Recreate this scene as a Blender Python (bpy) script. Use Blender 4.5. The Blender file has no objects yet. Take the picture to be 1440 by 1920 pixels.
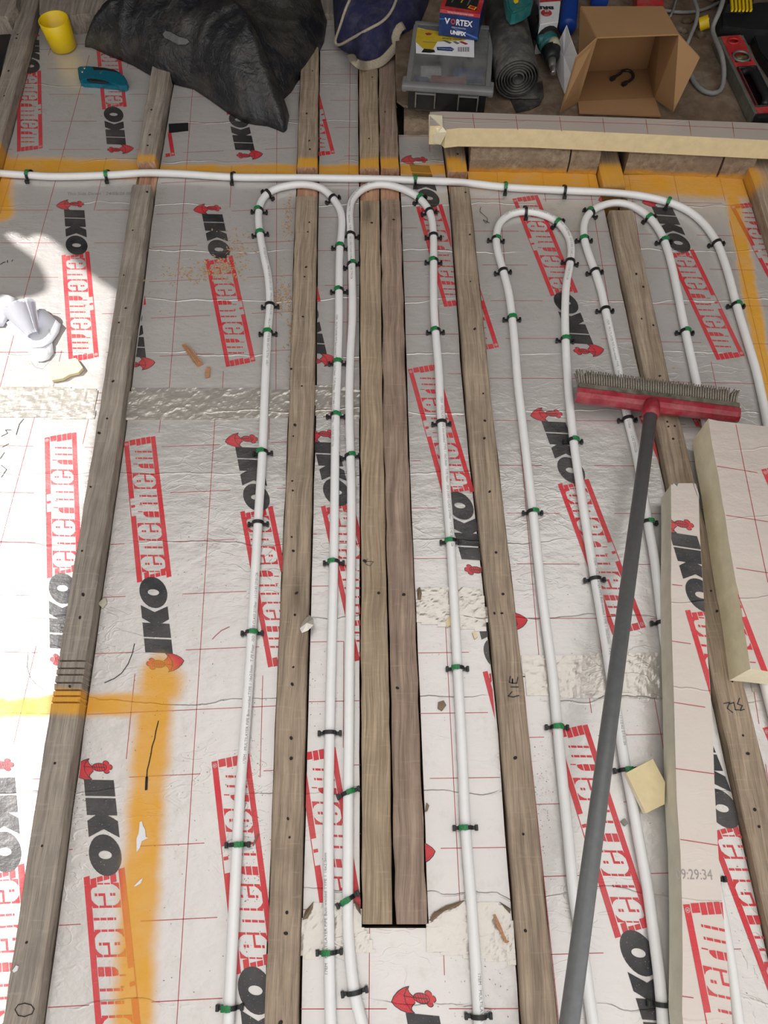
import bpy, bmesh, math, random
from mathutils import Vector, Matrix, noise
from mathutils.bvhtree import BVHTree
random.seed(7)
C = bpy.context.scene.collection
sc = bpy.context.scene

# ---------------------------------------------------------------- camera, sky, sun, exposure
F, YH, H = 1400.0, -1950.0, 1.25          # focal length in px of a 1440x1920 frame, horizon row, height above the boards
PITCH = math.atan((960 - YH) / F); SP, CP = math.sin(PITCH), math.cos(PITCH)
cam = bpy.data.cameras.new('camera'); cam_o = bpy.data.objects.new('camera', cam); C.objects.link(cam_o)
cam_o.location = (0, 0, H); cam_o.rotation_euler = (math.pi/2 - PITCH, 0, 0)
cam.sensor_fit = 'VERTICAL'; cam.sensor_height = 24.0; cam.lens = 24.0 * F / 1920.0
cam.clip_start = 0.01; cam.clip_end = 50
sc.camera = cam_o
sc.view_settings.view_transform = 'Standard'; sc.view_settings.look = 'None'
sc.view_settings.gamma = 1.0; sc.view_settings.use_curve_mapping = False
sc.view_settings.exposure = 0.04
try:
    sc.cycles.use_denoising = True; sc.cycles.max_bounces = 6; sc.cycles.caustics_reflective = False; sc.cycles.caustics_refractive = False
except Exception: pass
w = bpy.data.worlds.new('sky'); sc.world = w; w.use_nodes = True
wn = w.node_tree.nodes; bg = wn['Background']
bg.inputs[0].default_value = (1.0, 0.98, 0.955, 1); bg.inputs[1].default_value = 1.5
SUN = Vector((0.64, -0.16, -0.75)).normalized()
sl = bpy.data.lights.new('sun', 'SUN'); sl.energy = 7.0; sl.angle = 0.012; sl.color = (1.0, 0.97, 0.93)
so = bpy.data.objects.new('sun', sl); C.objects.link(so); so.location = (-3, 1, 4)
so.rotation_euler = SUN.to_track_quat('-Z', 'Y').to_euler()

# ---------------------------------------------------------------- measuring helpers
def P(x, y, z=0.0):
    """World point at height z that the photograph shows at pixel (x, y)."""
    a = (x - 720) / F; b = (y - 960) / F
    d = (a, CP - b*SP, -SP - b*CP); t = (z - H) / d[2]
    return Vector((d[0]*t, d[1]*t, z))
def ray(x, y):
    a = (x - 720) / F; b = (y - 960) / F
    return Vector((a, CP - b*SP, -SP - b*CP)).normalized()
def lerp(a, b, t): return a + (b - a) * t

# ---------------------------------------------------------------- object helpers
def tag(o, label=None, cat=None, group=None, kind=None):
    if label: o['label'] = label
    if cat: o['category'] = cat
    if group: o['group'] = group
    if kind: o['kind'] = kind
    return o
def empty(name, loc=(0, 0, 0), rz=0.0):
    o = bpy.data.objects.new(name, None); C.objects.link(o); o.location = loc; o.rotation_euler = (0, 0, rz)
    o.empty_display_size = 0.02
    return o
def link(name, me, parent=None, world=True):
    """world=True: vertices are in world coordinates, so undo the parent's transform."""
    o = bpy.data.objects.new(name, me); C.objects.link(o)
    if parent is not None:
        o.parent = parent
        if world:
            o.matrix_parent_inverse = mat_of(parent).inverted()
    return o
def mat_of(o):
    m = Matrix.LocRotScale(o.location, o.rotation_euler, o.scale)
    if o.parent is not None: m = mat_of(o.parent) @ o.matrix_parent_inverse @ m
    return m
def mesh(name, verts, faces, mats, parent=None, mi=None, smooth=False, world=True):
    me = bpy.data.meshes.new(name); me.from_pydata([tuple(v) for v in verts], [], faces)
    for m in (mats if isinstance(mats, (list, tuple)) else [mats]): me.materials.append(m)
    if mi: me.polygons.foreach_set('material_index', mi)
    if smooth: me.polygons.foreach_set('use_smooth', [True]*len(me.polygons))
    me.update()
    return link(name, me, parent, world)
def from_bm(name, bm, mats, parent=None, smooth=False, world=True):
    bmesh.ops.recalc_face_normals(bm, faces=bm.faces)
    me = bpy.data.meshes.new(name); bm.to_mesh(me); bm.free()
    for m in (mats if isinstance(mats, (list, tuple)) else [mats]): me.materials.append(m)
    if smooth: me.polygons.foreach_set('use_smooth', [True]*len(me.polygons))
    return link(name, me, parent, world)
def bm_box(bm, c, s, rz=0.0, bevel=0.0, rot=None, mi=0):
    r = bmesh.ops.create_cube(bm, size=1.0)
    m = Matrix.Translation(c) @ (rot if rot is not None else Matrix.Rotation(rz, 4, 'Z')) @ Matrix.Diagonal((s[0], s[1], s[2], 1))
    bmesh.ops.transform(bm, matrix=m, verts=r['verts'])
    fs = set(f for v in r['verts'] for f in v.link_faces)
    for f in fs: f.material_index = mi
    if bevel > 0:
        es = list(set(e for v in r['verts'] for e in v.link_edges))
        bmesh.ops.bevel(bm, geom=es, offset=bevel, segments=2, affect='EDGES', profile=0.6)
def frame_from(d):
    d = Vector(d).normalized(); up = Vector((0, 0, 1)) if abs(d.z) < 0.95 else Vector((0, 1, 0))
    a = d.cross(up).normalized(); b = a.cross(d).normalized(); return a, b, d
def bm_tube(bm, pts, radii, seg=12, cap=True, mi=0, squash=1.0):
    pts = [Vector(p) for p in pts]
    if not isinstance(radii, (list, tuple)): radii = [radii]*len(pts)
    rings = []; n0 = None
    for i, p in enumerate(pts):
        t = (pts[min(i+1, len(pts)-1)] - pts[max(i-1, 0)]).normalized()
        if n0 is None: a, b, _ = frame_from(t); n0 = a
        n0 = (n0 - t * n0.dot(t)).normalized(); b = t.cross(n0)
        rings.append([bm.verts.new(p + (n0*math.cos(k*2*math.pi/seg) + b*squash*math.sin(k*2*math.pi/seg)) * radii[i]) for k in range(seg)])
    for i in range(len(rings)-1):
        for k in range(seg):
            f = bm.faces.new((rings[i][k], rings[i][(k+1) % seg], rings[i+1][(k+1) % seg], rings[i+1][k])); f.smooth = True; f.material_index = mi
    if cap:
        for r in (list(reversed(rings[0])), rings[-1]):
            try: f = bm.faces.new(r); f.material_index = mi
            except ValueError: pass
def catmull(pts, step=0.01):
    pts = [Vector(p) for p in pts]; out = []
    ext = [pts[0]*2 - pts[1]] + pts + [pts[-1]*2 - pts[-2]]
    for i in range(1, len(ext)-2):
        p0, p1, p2, p3 = ext[i-1:i+3]; n = max(2, int((p2-p1).length/step))
        t01 = max((p1-p0).length, 1e-5)**.5; t12 = max((p2-p1).length, 1e-5)**.5; t23 = max((p3-p2).length, 1e-5)**.5
        m1 = (p2-p1) + t12*((p1-p0)/t01 - (p2-p0)/(t01+t12)); m2 = (p2-p1) + t12*((p3-p2)/t23 - (p3-p1)/(t12+t23))
        for k in range(n):
            t = k/n; t2 = t*t; t3 = t2*t
            out.append(p1*(2*t3-3*t2+1) + m1*(t3-2*t2+t) + p2*(-2*t3+3*t2) + m2*(t3-t2))
    out.append(pts[-1]); return out
def slab(name, top, z0, z1, mats, parent=None, side_mi=1, jitter=0.0):
    """Extruded outline; top face material 0, sides side_mi."""
    n = len(top)
    vs = [Vector((p[0], p[1], z1)) for p in top] + [Vector((p[0]+random.uniform(-jitter, jitter), p[1]+random.uniform(-jitter, jitter), z0)) for p in top]
    fs = [tuple(range(n)), tuple(range(2*n-1, n-1, -1))] + [(i, n+i, n+(i+1) % n, (i+1) % n) for i in range(n)]
    bm = bmesh.new(); bv = [bm.verts.new(v) for v in vs]
    for k, f in enumerate(fs):
        ff = bm.faces.new([bv[i] for i in f]); ff.material_index = 0 if k == 0 else side_mi
    return from_bm(name, bm, mats, parent)
def panel(name, q, th, mat, parent):
    """Thin board through four 3D corners."""
    q = [Vector(p) for p in q]; n = (q[1]-q[0]).cross(q[3]-q[0]).normalized()*th/2
    vs = [p+n for p in q] + [p-n for p in q]
    fs = [(0, 1, 2, 3), (7, 6, 5, 4)] + [(i, i+4, (i+1) % 4+4, (i+1) % 4) for i in range(4)]
    bm = bmesh.new(); bv = [bm.verts.new(v) for v in vs]
    for f in fs: bm.faces.new([bv[i] for i in f])
    return from_bm(name, bm, mat, parent)
def clip_poly(poly, region):
    """Sutherland-Hodgman against a convex counter-clockwise region, 2D."""
    out = list(poly)
    for i in range(len(region)):
        ax, ay = region[i][0], region[i][1]; bx, by = region[(i+1) % len(region)][0], region[(i+1) % len(region)][1]
        inp, out = out, []
        if not inp: return []
        def side(p): return (bx-ax)*(p[1]-ay) - (by-ay)*(p[0]-ax)
        for k in range(len(inp)):
            p, q = inp[k-1], inp[k]; sp_, sq = side(p), side(q)
            if (sp_ >= 0) != (sq >= 0):
                t = sp_/(sp_-sq); out.append((p[0]+(q[0]-p[0])*t, p[1]+(q[1]-p[1])*t))
            if sq >= 0: out.append(q)
    return out
def ccw(poly):
    a = sum(poly[i-1][0]*poly[i][1]-poly[i][0]*poly[i-1][1] for i in range(len(poly)))
    return list(poly) if a > 0 else list(reversed(poly))
def inside(p, poly):
    r = False; n = len(poly)
    for i in range(n):
        a, b = poly[i-1], poly[i]
        if (a[1] > p[1]) != (b[1] > p[1]) and p[0] < (b[0]-a[0])*(p[1]-a[1])/(b[1]-a[1])+a[0]: r = not r
    return r

# ---------------------------------------------------------------- material helpers
class NT:
    def __init__(s, m): s.t = m.node_tree; s.n = m.node_tree.nodes; s.l = m.node_tree.links
    def node(s, typ, **kw):
        x = s.n.new(typ)
        for k, v in kw.items(): setattr(x, k, v)
        return x
    def put(s, sock, v):
        if isinstance(v, bpy.types.NodeSocket): s.l.new(v, sock)
        elif v is not None: sock.default_value = v
    def math(s, op, a, b=None, c=None, clamp=False):
        x = s.node('ShaderNodeMath', operation=op, use_clamp=clamp)
        s.put(x.inputs[0], a); s.put(x.inputs[1], b); s.put(x.inputs[2], c); return x.outputs[0]
    def vmath(s, op, a, b=None, scale=None, out=0):
        x = s.node('ShaderNodeVectorMath', operation=op)
        s.put(x.inputs[0], a)
        if b is not None: s.put(x.inputs[1], b)
        if scale is not None: s.put(x.inputs[3], scale)
        return x.outputs[out]
    def mix(s, f, a, b):
        x = s.node('ShaderNodeMix', data_type='RGBA'); s.put(x.inputs[0], f); s.put(x.inputs[6], a); s.put(x.inputs[7], b); return x.outputs[2]
    def noise(s, vec, scale, detail=3.0, rough=0.5, dist=0.0, out='Fac'):
        x = s.node('ShaderNodeTexNoise'); s.put(x.inputs['Vector'], vec); x.inputs['Scale'].default_value = scale
        x.inputs['Detail'].default_value = detail; x.inputs['Roughness'].default_value = rough; x.inputs['Distortion'].default_value = dist
        return x.outputs[out]
    def maprange(s, v, a, b, c=0.0, d=1.0, smooth=False):
        x = s.node('ShaderNodeMapRange'); x.interpolation_type = 'SMOOTHSTEP' if smooth else 'LINEAR'
        s.put(x.inputs[0], v)
        for k, q in enumerate((a, b, c, d)): s.put(x.inputs[k+1], q)
        return x.outputs[0]
    def pos(s): return s.node('ShaderNodeNewGeometry').outputs['Position']
    def objc(s): return s.node('ShaderNodeTexCoord').outputs['Object']
    def scalev(s, v, xyz): return s.vmath('MULTIPLY', v, xyz)
    def bump(s, h, dist=0.001, strength=1.0, normal=None):
        x = s.node('ShaderNodeBump'); s.put(x.inputs['Height'], h); x.inputs['Distance'].default_value = dist; x.inputs['Strength'].default_value = strength
        if normal is not None: s.l.new(normal, x.inputs['Normal'])
        return x.outputs[0]
def new_mat(name, col=(.5, .5, .5), rough=.6, metal=0.0, spec=.5):
    m = bpy.data.materials.new(name); m.use_nodes = True
    b = m.node_tree.nodes['Principled BSDF']
    b.inputs['Base Color'].default_value = (*col, 1); b.inputs['Roughness'].default_value = rough; b.inputs['Metallic'].default_value = metal
    b.inputs['Specular IOR Level'].default_value = spec
    return m, NT(m), b
def plain(name, col, rough=.6, metal=0.0, var=.18, scale=60.0, bump=.3, spec=.5, dust=0.0):
    """Plain coloured stuff with a little procedural variation and relief."""
    m, t, b = new_mat(name, col, rough, metal, spec)
    p = t.pos(); n = t.noise(p, scale, 4, .6)
    dk = tuple(c*(1-var) for c in col)+(1,); lt = tuple(min(1, c*(1+var)) for c in col)+(1,)
    colr = t.mix(t.maprange(n, .3, .7), dk, lt)
    if dust > 0:
        dn = t.noise(p, 25, 5, .7); colr = t.mix(t.math('MULTIPLY', t.maprange(dn, .45, .75), dust), colr, (.42, .38, .32, 1))
    t.put(b.inputs['Base Color'], colr)
    t.put(b.inputs['Normal'], t.bump(n, .0008, bump))
    return m
YSEG = [(( -30, 310), (250, 318), .026), ((250, 319), (850, 318), .016), ((866, 334), (1100, 338), .028), ((1100, 338), (1385, 350), .034),
        ((1374, 372), (1416, 600), .015), ((1416, 600), (1450, 770), .013), ((0, 300), (4, 400), .022),
        ((-20, 1328), (290, 1318), .015), ((302, 1285), (300, 1286), .030), ((297, 1262), (280, 1440), .024), ((280, 1440), (246, 1950), .023)]
def yellow_group():
    g = bpy.data.node_groups.new('spray_mask', 'ShaderNodeTree')
    g.interface.new_socket('Fac', in_out='OUTPUT', socket_type='NodeSocketFloat')
    class M: node_tree = g
    t = NT(M); p = t.pos(); flat = t.scalev(p, (1, 1, 0))
    res = None
    wob = t.math('MULTIPLY', t.math('SUBTRACT', t.noise(p, 14, 3, .6), .5), .022)
    for a, b, hw in YSEG:
        A, B = P(*a), P(*b); D = B-A; L2 = D.dot(D)
        r = t.vmath('SUBTRACT', flat, tuple(A))
        h = t.math('DIVIDE', t.vmath('DOT_PRODUCT', r, tuple(D), out=1), L2, clamp=True)
        d = t.vmath('LENGTH', t.vmath('SUBTRACT', r, t.vmath('SCALE', tuple(D), scale=h)), out=1)
        f = t.maprange(t.math('ADD', d, wob), hw*.65, hw*1.75, 1.0, 0.0, smooth=True)
        res = f if res is None else t.math('MAXIMUM', res, f)
    fine = t.noise(p, 900, 2, .6)                      # spray droplets at the feathered edge
    res = t.math('ADD', res, t.math('MULTIPLY', t.math('SUBTRACT', fine, .5), t.math('MULTIPLY', t.math('SUBTRACT', 1.0, res), t.math('MULTIPLY', res, 2.2))), clamp=True)
    out = t.node('NodeGroupOutput'); t.l.new(res, out.inputs[0])
    return g
YG = yellow_group()
def add_yellow(t, col, amount=.95, tint=(.70, .33, .010, 1)):
    g = t.node('ShaderNodeGroup'); g.node_tree = YG
    f = t.math('MULTIPLY', g.outputs[0], amount)
    v = t.noise(t.pos(), 18, 3, .6)
    f2 = t.math('MULTIPLY', f, t.maprange(v, .25, .6, .84, 1.0))
    return t.mix(f2, col, tint), f2
def crease_height(t, p, base=1.0):
    """Relief of foil that has been walked on: long cross creases and short crinkles."""
    w1 = t.noise(p, 7, 2, .5); sep = t.node('ShaderNodeSeparateXYZ'); t.l.new(p, sep.inputs[0])
    yy = t.math('ADD', sep.outputs[1], t.math('MULTIPLY', w1, .05))
    yy = t.math('ADD', yy, t.math('MULTIPLY', t.noise(p, 45, 2, .5), .006))
    d = t.math('PINGPONG', yy, .071)
    gate = t.maprange(t.noise(t.scalev(p, (2.2, 7, 1)), 1.6, 1, .5), .42, .56)
    c1 = t.math('MULTIPLY', t.maprange(d, 0.0, .0024, 1.0, 0.0, smooth=True), gate)
    n2 = t.noise(t.scalev(p, (1, 2.2, 1)), 16, 2, .5, .8)
    c2 = t.maprange(t.math('ABSOLUTE', t.math('SUBTRACT', n2, .5)), 0.0, .03, 1.0, 0.0, smooth=True)
    gate2 = t.maprange(t.noise(p, 5, 1, .5), .5, .62)
    c2 = t.math('MULTIPLY', t.math('MULTIPLY', c2, gate2), .22)
    fine = t.math('MULTIPLY', t.noise(t.scalev(p, (1, 1.6, 1)), 48, 3, .6), .9)
    big = t.math('MULTIPLY', t.noise(t.scalev(p, (1, 1.5, 1)), 11, 2, .5), 2.2)
    return t.math('ADD', t.math('ADD', c1, c2), t.math('ADD', fine, big)), c1
def foil_like(name, col, rough, metal, yellow=True, specks=True, crease=.9):
    m, t, b = new_mat(name, col, rough, metal)
    p = t.pos()
    h, c1 = crease_height(t, p)
    big = t.noise(p, 3.5, 3, .6)
    colr = t.mix(big, tuple(c*.90 for c in col)+(1,), tuple(min(1, c*1.08) for c in col)+(1,))
    if specks:
        s1 = t.maprange(t.noise(p, 330, 2, .5), .735, .76); gate = t.maprange(t.noise(p, 6, 2, .6), .44, .62)
        colr = t.mix(t.math('MULTIPLY', s1, gate), colr, (.09, .06, .04, 1))
        dirt = t.math('MULTIPLY', t.maprange(t.noise(p, 20, 5, .75), .55, .8), .30)
        colr = t.mix(dirt, colr, (.30, .24, .18, 1))
    if yellow:
        colr, yf = add_yellow(t, colr)
        t.put(b.inputs['Metallic'], t.math('MULTIPLY', t.math('SUBTRACT', 1.0, yf), metal))
        t.put(b.inputs['Roughness'], t.math('ADD', t.math('MULTIPLY', yf, .25), rough))
    t.put(b.inputs['Base Color'], colr)
    t.put(b.inputs['Normal'], t.bump(h, .0012, crease))
    return m
def wood_mat(name, a, b_, yellow=False, rough=.85, gs=1.0, knots=True):
    m, t, b = new_mat(name, a, rough)
    p = t.pos(); rnd = t.node('ShaderNodeObjectInfo').outputs['Random']
    off = t.vmath('ADD', p, t.vmath('SCALE', (3.1, 1.7, 2.3), scale=rnd))
    wob = t.vmath('ADD', off, t.vmath('SCALE', t.noise(off, 5, 2, .5, out='Color'), scale=.02))
    g = t.noise(t.scalev(wob, (150*gs, 5, 60)), 1.0, 5, .65)
    g2 = t.noise(t.scalev(wob, (420*gs, 16, 100)), 1.0, 3, .6)
    br = t.noise(off, 9, 4, .65)
    col = t.mix(t.maprange(g, .3, .7), tuple(c*.62 for c in a)+(1,), (*b_, 1))
    col = t.mix(t.math('MULTIPLY', t.maprange(g2, .52, .72), .55), col, tuple(c*.38 for c in a)+(1,))
    col = t.mix(t.math('MULTIPLY', t.maprange(br, .48, .7), .45), col, tuple(c*.55 for c in a)+(1,))
    cut = t.noise(t.scalev(off, (25, 210, 25)), 1.0, 2, .5)
    col = t.mix(t.math('MULTIPLY', t.maprange(cut, .6, .75), .25), col, tuple(min(1, c*1.7) for c in a)+(1,))
    if knots:
        v = t.node('ShaderNodeTexVoronoi'); t.put(v.inputs['Vector'], t.scalev(off, (9, 3.0, 3))); v.inputs['Scale'].default_value = 1.0
        k = t.maprange(v.outputs['Distance'], .03, .16, .55, 0.0, smooth=True)
        col = t.mix(k, col, (.05, .03, .018, 1))
    if yellow: col, _ = add_yellow(t, col, .85)
    t.put(b.inputs['Base Color'], col)
    t.put(b.inputs['Normal'], t.bump(t.math('ADD', g, t.math('MULTIPLY', g2, .6)), .0012, .8))
    return m

M = {}
M['foil'] = foil_like('board_foil', (.63, .60, .58), .31, .40)
M['foil_plain'] = foil_like('offcut_foil', (.60, .53, .48), .40, .30, yellow=False, specks=False, crease=.5)
M['tape'] = foil_like('foil_tape', (.60, .56, .51), .27, .52, yellow=False, specks=True, crease=1.0)
def ink(name, col, rough=.5):
    m, t, b = new_mat(name, col, rough, .15)
    p = t.pos(); h, c1 = crease_height(t, p)
    colr = t.mix(t.math('MULTIPLY', t.maprange(t.noise(p, 500, 3, .6), .66, .72), .6), (*col, 1), (.5, .47, .44, 1))
    colr = t.mix(t.math('MULTIPLY', t.maprange(t.noise(p, 9, 3, .6), .35, .75), .16), colr, (.5, .45, .42, 1))
    colr, yf = add_yellow(t, colr, .6)
    t.put(b.inputs['Base Color'], colr); t.put(b.inputs['Normal'], t.bump(h, .0012, .9)); return m
M['red_ink'] = ink('red_ink', (.60, .030, .042))
M['black_ink'] = ink('black_ink', (.022, .022, .025), .42)
M['line_ink'] = ink('line_ink', (.42, .035, .05))
M['grey_ink'] = plain('grey_ink', (.30, .28, .27), .6)
M['light_ink'] = plain('light_ink', (.62, .55, .53), .6)
M['pen'] = plain('marker_pen', (.02, .02, .025), .6)
M['wood'] = wood_mat('old_joist', (.30, .225, .16), (.46, .36, .265), yellow=True)
M['wood_grey'] = wood_mat('grey_joist', (.27, .23, .195), (.42, .36, .30), yellow=True)
M['wood_sawn'] = wood_mat('ribbed_joist', (.34, .25, .165), (.48, .37, .255), yellow=True, gs=1.5)
M['wood_red'] = wood_mat('brown_joist', (.28, .195, .145), (.42, .31, .24), yellow=True)
M['fresh'] = wood_mat('fresh_cut_wood', (.42, .20, .11), (.62, .38, .25), yellow=False, knots=False)
M['dark'] = plain('dark_gap', (.02, .017, .015), .95)
M['pipe'] = plain('white_pipe', (.80, .80, .80), .28, var=.03, scale=30, bump=.05, spec=.6)
M['clip'] = plain('black_clip', (.012, .013, .014), .42, var=.3, bump=.1)
M['green'] = plain('green_band', (.012, .19, .055), .45, var=.4, scale=400, bump=.6)
M['pir'] = plain('foam_core', (.72, .60, .36), .9, var=.07, scale=45, bump=.9)
M['pir_pale'] = plain('foam_core_pale', (.80, .73, .54), .9, var=.08, scale=35, bump=.9)
M['pir_grey'] = plain('foam_core_aged', (.70, .67, .55), .9, var=.08, scale=30, bump=.8)
M['nail'] = plain('nail_head', (.015, .010, .008), .8)
M['brick'] = plain('dusty_brick', (.30, .215, .14), .95, var=.45, scale=95, bump=2.5, dust=.4)
def _brick():
    m, t, b = new_mat('mortar_brick', (.3, .2, .13), .95)
    p = t.pos(); n = t.noise(p, 70, 6, .7); n2 = t.noise(p, 14, 3, .6)
    c = t.mix(t.maprange(n, .3, .7), (.15, .10, .062, 1), (.42, .33, .235, 1)); c = t.mix(t.maprange(n2, .35, .7), c, (.23, .165, .12, 1))
    sep = t.node('ShaderNodeSeparateXYZ'); t.l.new(p, sep.inputs[0])
    c2, _ = add_yellow(t, c, .85)
    low = t.maprange(t.math('ADD', sep.outputs[2], t.math('MULTIPLY', n2, .012)), .008, .024, 1.0, 0.0, smooth=True)
    c = t.mix(low, c, c2)
    t.put(b.inputs['Base Color'], c); t.put(b.inputs['Normal'], t.bump(n, .006, 1.0)); return m
M['brick'] = _brick()
M['hardboard'] = plain('dusty_hardboard', (.15, .10, .065), .9, var=.3, scale=20, bump=.6, dust=.35)
M['card'] = plain('cardboard', (.31, .175, .078), .8, var=.05, scale=12, bump=.15)
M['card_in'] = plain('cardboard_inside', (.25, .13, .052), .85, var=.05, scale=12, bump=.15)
M['rubber'] = plain('black_rubber_sheet', (.024, .023, .022), .6, var=.4, scale=14, bump=.5, dust=.22)
M['yellow'] = plain('yellow_plastic', (.75, .52, .006), .4, var=.03, bump=.05)
M['teal'] = plain('teal_metal', (.006, .16, .24), .33, .35, var=.15, scale=120, bump=.1)
M['steel'] = plain('bright_steel', (.55, .53, .52), .3, .9, bump=.1)
M['black'] = plain('black_plastic', (.012, .013, .015), .45, var=.3, bump=.15)
M['navy'] = plain('navy_fabric', (.009, .011, .052), .85, var=.3, scale=600, bump=.5, dust=.12)
M['beige'] = plain('beige_webbing', (.36, .31, .235), .8, var=.2, scale=300, bump=.6)
M['red_plastic'] = plain('red_plastic', (.30, .012, .028), .4, var=.25, scale=40, bump=.3, dust=.25)
M['red_paint'] = plain('red_paint', (.45, .022, .025), .5, var=.2, scale=40, bump=.2, dust=.3)
M['bristle'] = plain('grey_bristle', (.25, .225, .185), .8, var=.35, scale=300, bump=.3)
M['bristle_strip'] = plain('bristle_strip', (.11, .10, .075), .8, var=.6, scale=60, bump=.6)
M['pole'] = plain('grey_handle', (.125, .130, .135), .38, var=.10, scale=80, bump=.08)
M['grey_metal'] = plain('dull_aluminium', (.20, .205, .18), .5, .5, var=.2, scale=50)
M['cable'] = plain('grey_cable', (.21, .215, .21), .6, var=.1, dust=.2)
M['white'] = plain('white_card', (.72, .72, .74), .7, var=.04, bump=.05)
M['paper'] = plain('white_paper', (.74, .75, .80), .6, var=.03, bump=.03)
M['blue'] = plain('blue_plastic', (.008, .05, .30), .4, var=.1, bump=.05)
M['blue_dk'] = plain('dark_blue_print', (.010, .03, .13), .4, var=.5, scale=40, bump=.02)
M['green_p'] = plain('green_plastic', (.05, .16, .03), .5)
M['red_p'] = plain('red_packers', (.38, .035, .035), .5)
M['drill_teal'] = plain('tool_teal', (.006, .12, .12), .5, dust=.2)
M['cream'] = plain('cream_plastic', (.50, .47, .36), .6)
M['rubble'] = plain('rubble', (.11, .075, .05), .95, var=.5, scale=60, bump=2.0, dust=.3)
M['plaster'] = plain('dark_plaster', (.12, .105, .09), .9, var=.1, scale=8)  # for the unseen far side; kept dark to cut bounced light
M['plaster_light'] = plain('bounce_wall', (.55, .53, .50), .9, var=.08, scale=8)  # for the unseen left wall; kept pale to bounce light onto the offcuts
M['chip'] = plain('wood_chip', (.42, .20, .10), .8, var=.3, scale=300)
M['shave'] = plain('wood_shaving', (.46, .27, .13), .8, var=.3, scale=200)
def _lid():
    m, t, b = new_mat('clear_plastic_lid', (.42, .43, .42), .35)
    tr = t.node('ShaderNodeBsdfTransparent'); tr.inputs[0].default_value = (.85, .85, .85, 1)
    mx = t.node('ShaderNodeMixShader'); n = t.noise(t.pos(), 30, 4, .7)
    t.put(mx.inputs[0], t.maprange(n, .3, .8, .10, .38)); t.l.new(tr.outputs[0], mx.inputs[1]); t.l.new(b.outputs[0], mx.inputs[2])
    t.l.new(mx.outputs[0], t.n['Material Output'].inputs[0]); return m
M['lid'] = _lid()
M['lid_rim'] = plain('frosted_rim', (.17, .175, .175), .4, var=.1, scale=30, bump=.1)
def _bag():
    m, t, b = new_mat('black_sack', (.02, .021, .024), .42)
    p = t.pos(); n = t.noise(p, 9, 5, .7, .6); n2 = t.noise(t.scalev(p, (30, 60, 60)), 1, 4, .7, 1.2)
    c = t.mix(t.maprange(n, .45, .75), (.012, .013, .017, 1), (.075, .066, .055, 1))
    c = t.mix(t.math('MULTIPLY', t.maprange(n2, .58, .75), .5), c, (.13, .13, .12, 1))
    t.put(b.inputs['Base Color'], c); t.put(b.inputs['Normal'], t.bump(t.math('ADD', n, t.noise(p, 40, 3, .6, 1.0)), .006, .8)); return m
M['sack'] = _bag()

# ================================================================ THE SETTING
ZJ = .018                                                     # joist tops stand 25 mm above the boards
bm = bmesh.new(); bm_box(bm, (0, 1.2, -.13), (4.4, 5.0, .10)); floor = from_bm('floor', bm, plain('subfloor', (.09, .07, .055), .95, scale=20, bump=1.0)); tag(floor, 'dusty dark sub-floor beneath the joists', 'floor', kind='structure')

# ---------------------------------------------------------------- joists
class Edge:
    def __init__(s, pts, z=ZJ):
        s.w = sorted([(P(x, y, z).y, P(x, y, z).x) for x, y in pts])
    def x(s, Y):
        w_ = s.w
        for i in range(len(w_)-1):
            if Y <= w_[i+1][0] or i == len(w_)-2:
                a, b = w_[i], w_[i+1]; return a[1] + (b[1]-a[1])*(Y-a[0])/(b[0]-a[0])
def yw(ypx, z=ZJ, x=720): return P(x, ypx, z).y
def joist(name, L, R, Y0, Y1, mats, zt=ZJ, zb=-.078, notches=(), kerfs=(), label=None, wear=.0009, nails=(), cat='joist', group=None):
    st = {Y0: None, Y1: None}; n = int((Y1-Y0)/.035)
    for i in range(1, n): st[Y0+(Y1-Y0)*i/n] = None
    for a, b, z in notches:
        for y in list(st):
            if a-.003 < y < b+.003: del st[y]
    S = [(y, zt) for y in st]
    for a, b, z in notches: S += [(a-.0002, zt), (a+.0002, z), (b-.0002, z), (b+.0002, zt)]
    for k in kerfs: S += [(k-.0016, zt), (k-.0006, zt-.006), (k+.0006, zt-.006), (k+.0016, zt)]
    S = [(y, z) for y, z in S if Y0 <= y <= Y1]; S.sort()
    vs = []; rnd = random.Random(name+str(L.x(1))[:6])
    for y, z in S:
        jl, jr, jz = [rnd.uniform(-wear, wear) for _ in range(3)]
        xl, xr = L.x(y)+jl, R.x(y)+jr; c = .0022
        vs += [(xl, y, zb), (xl, y, z-c), (xl+c, y, z+jz*.3), (xr-c, y, z+jz*.3), (xr, y, z-c), (xr, y, zb)]
    fs = []; mi = []
    for i in range(len(S)-1):
        low = min(S[i][1], S[i+1][1]) < zt-.008
        for k in range(6):
            fs.append((6*i+k, 6*i+(k+1) % 6, 6*(i+1)+(k+1) % 6, 6*(i+1)+k)); mi.append(1 if low and k in (1, 2, 3) else 0)
    fs += [tuple(range(6)), tuple(range(6*(len(S)-1)+5, 6*(len(S)-1)-1, -1))]; mi += [0, 0]
    o = mesh(name, vs, fs, mats, mi=mi)
    bmn = bmesh.new(); bmn.from_mesh(o.data); bmesh.ops.recalc_face_normals(bmn, faces=bmn.faces); bmn.to_mesh(o.data); bmn.free()
    tag(o, label, cat, group)
    for x, y in nails:
        q = P(x, y, zt)
        bmn = bmesh.new(); bmesh.ops.create_circle(bmn, cap_ends=True, radius=rnd.uniform(.0017, .0028), segments=8)
        bmesh.ops.transform(bmn, matrix=Matrix.Translation((q.x, q.y, zt+.0006)) @ Matrix.Rotation(rnd.uniform(0, 3), 4, 'Z') @ Matrix.Diagonal((1, rnd.uniform(1, 1.5), 1, 1)), verts=bmn.verts)
        from_bm('nail_hole', bmn, M['nail'], o)
    return o
BOT = -.42
ZK = .028
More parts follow.
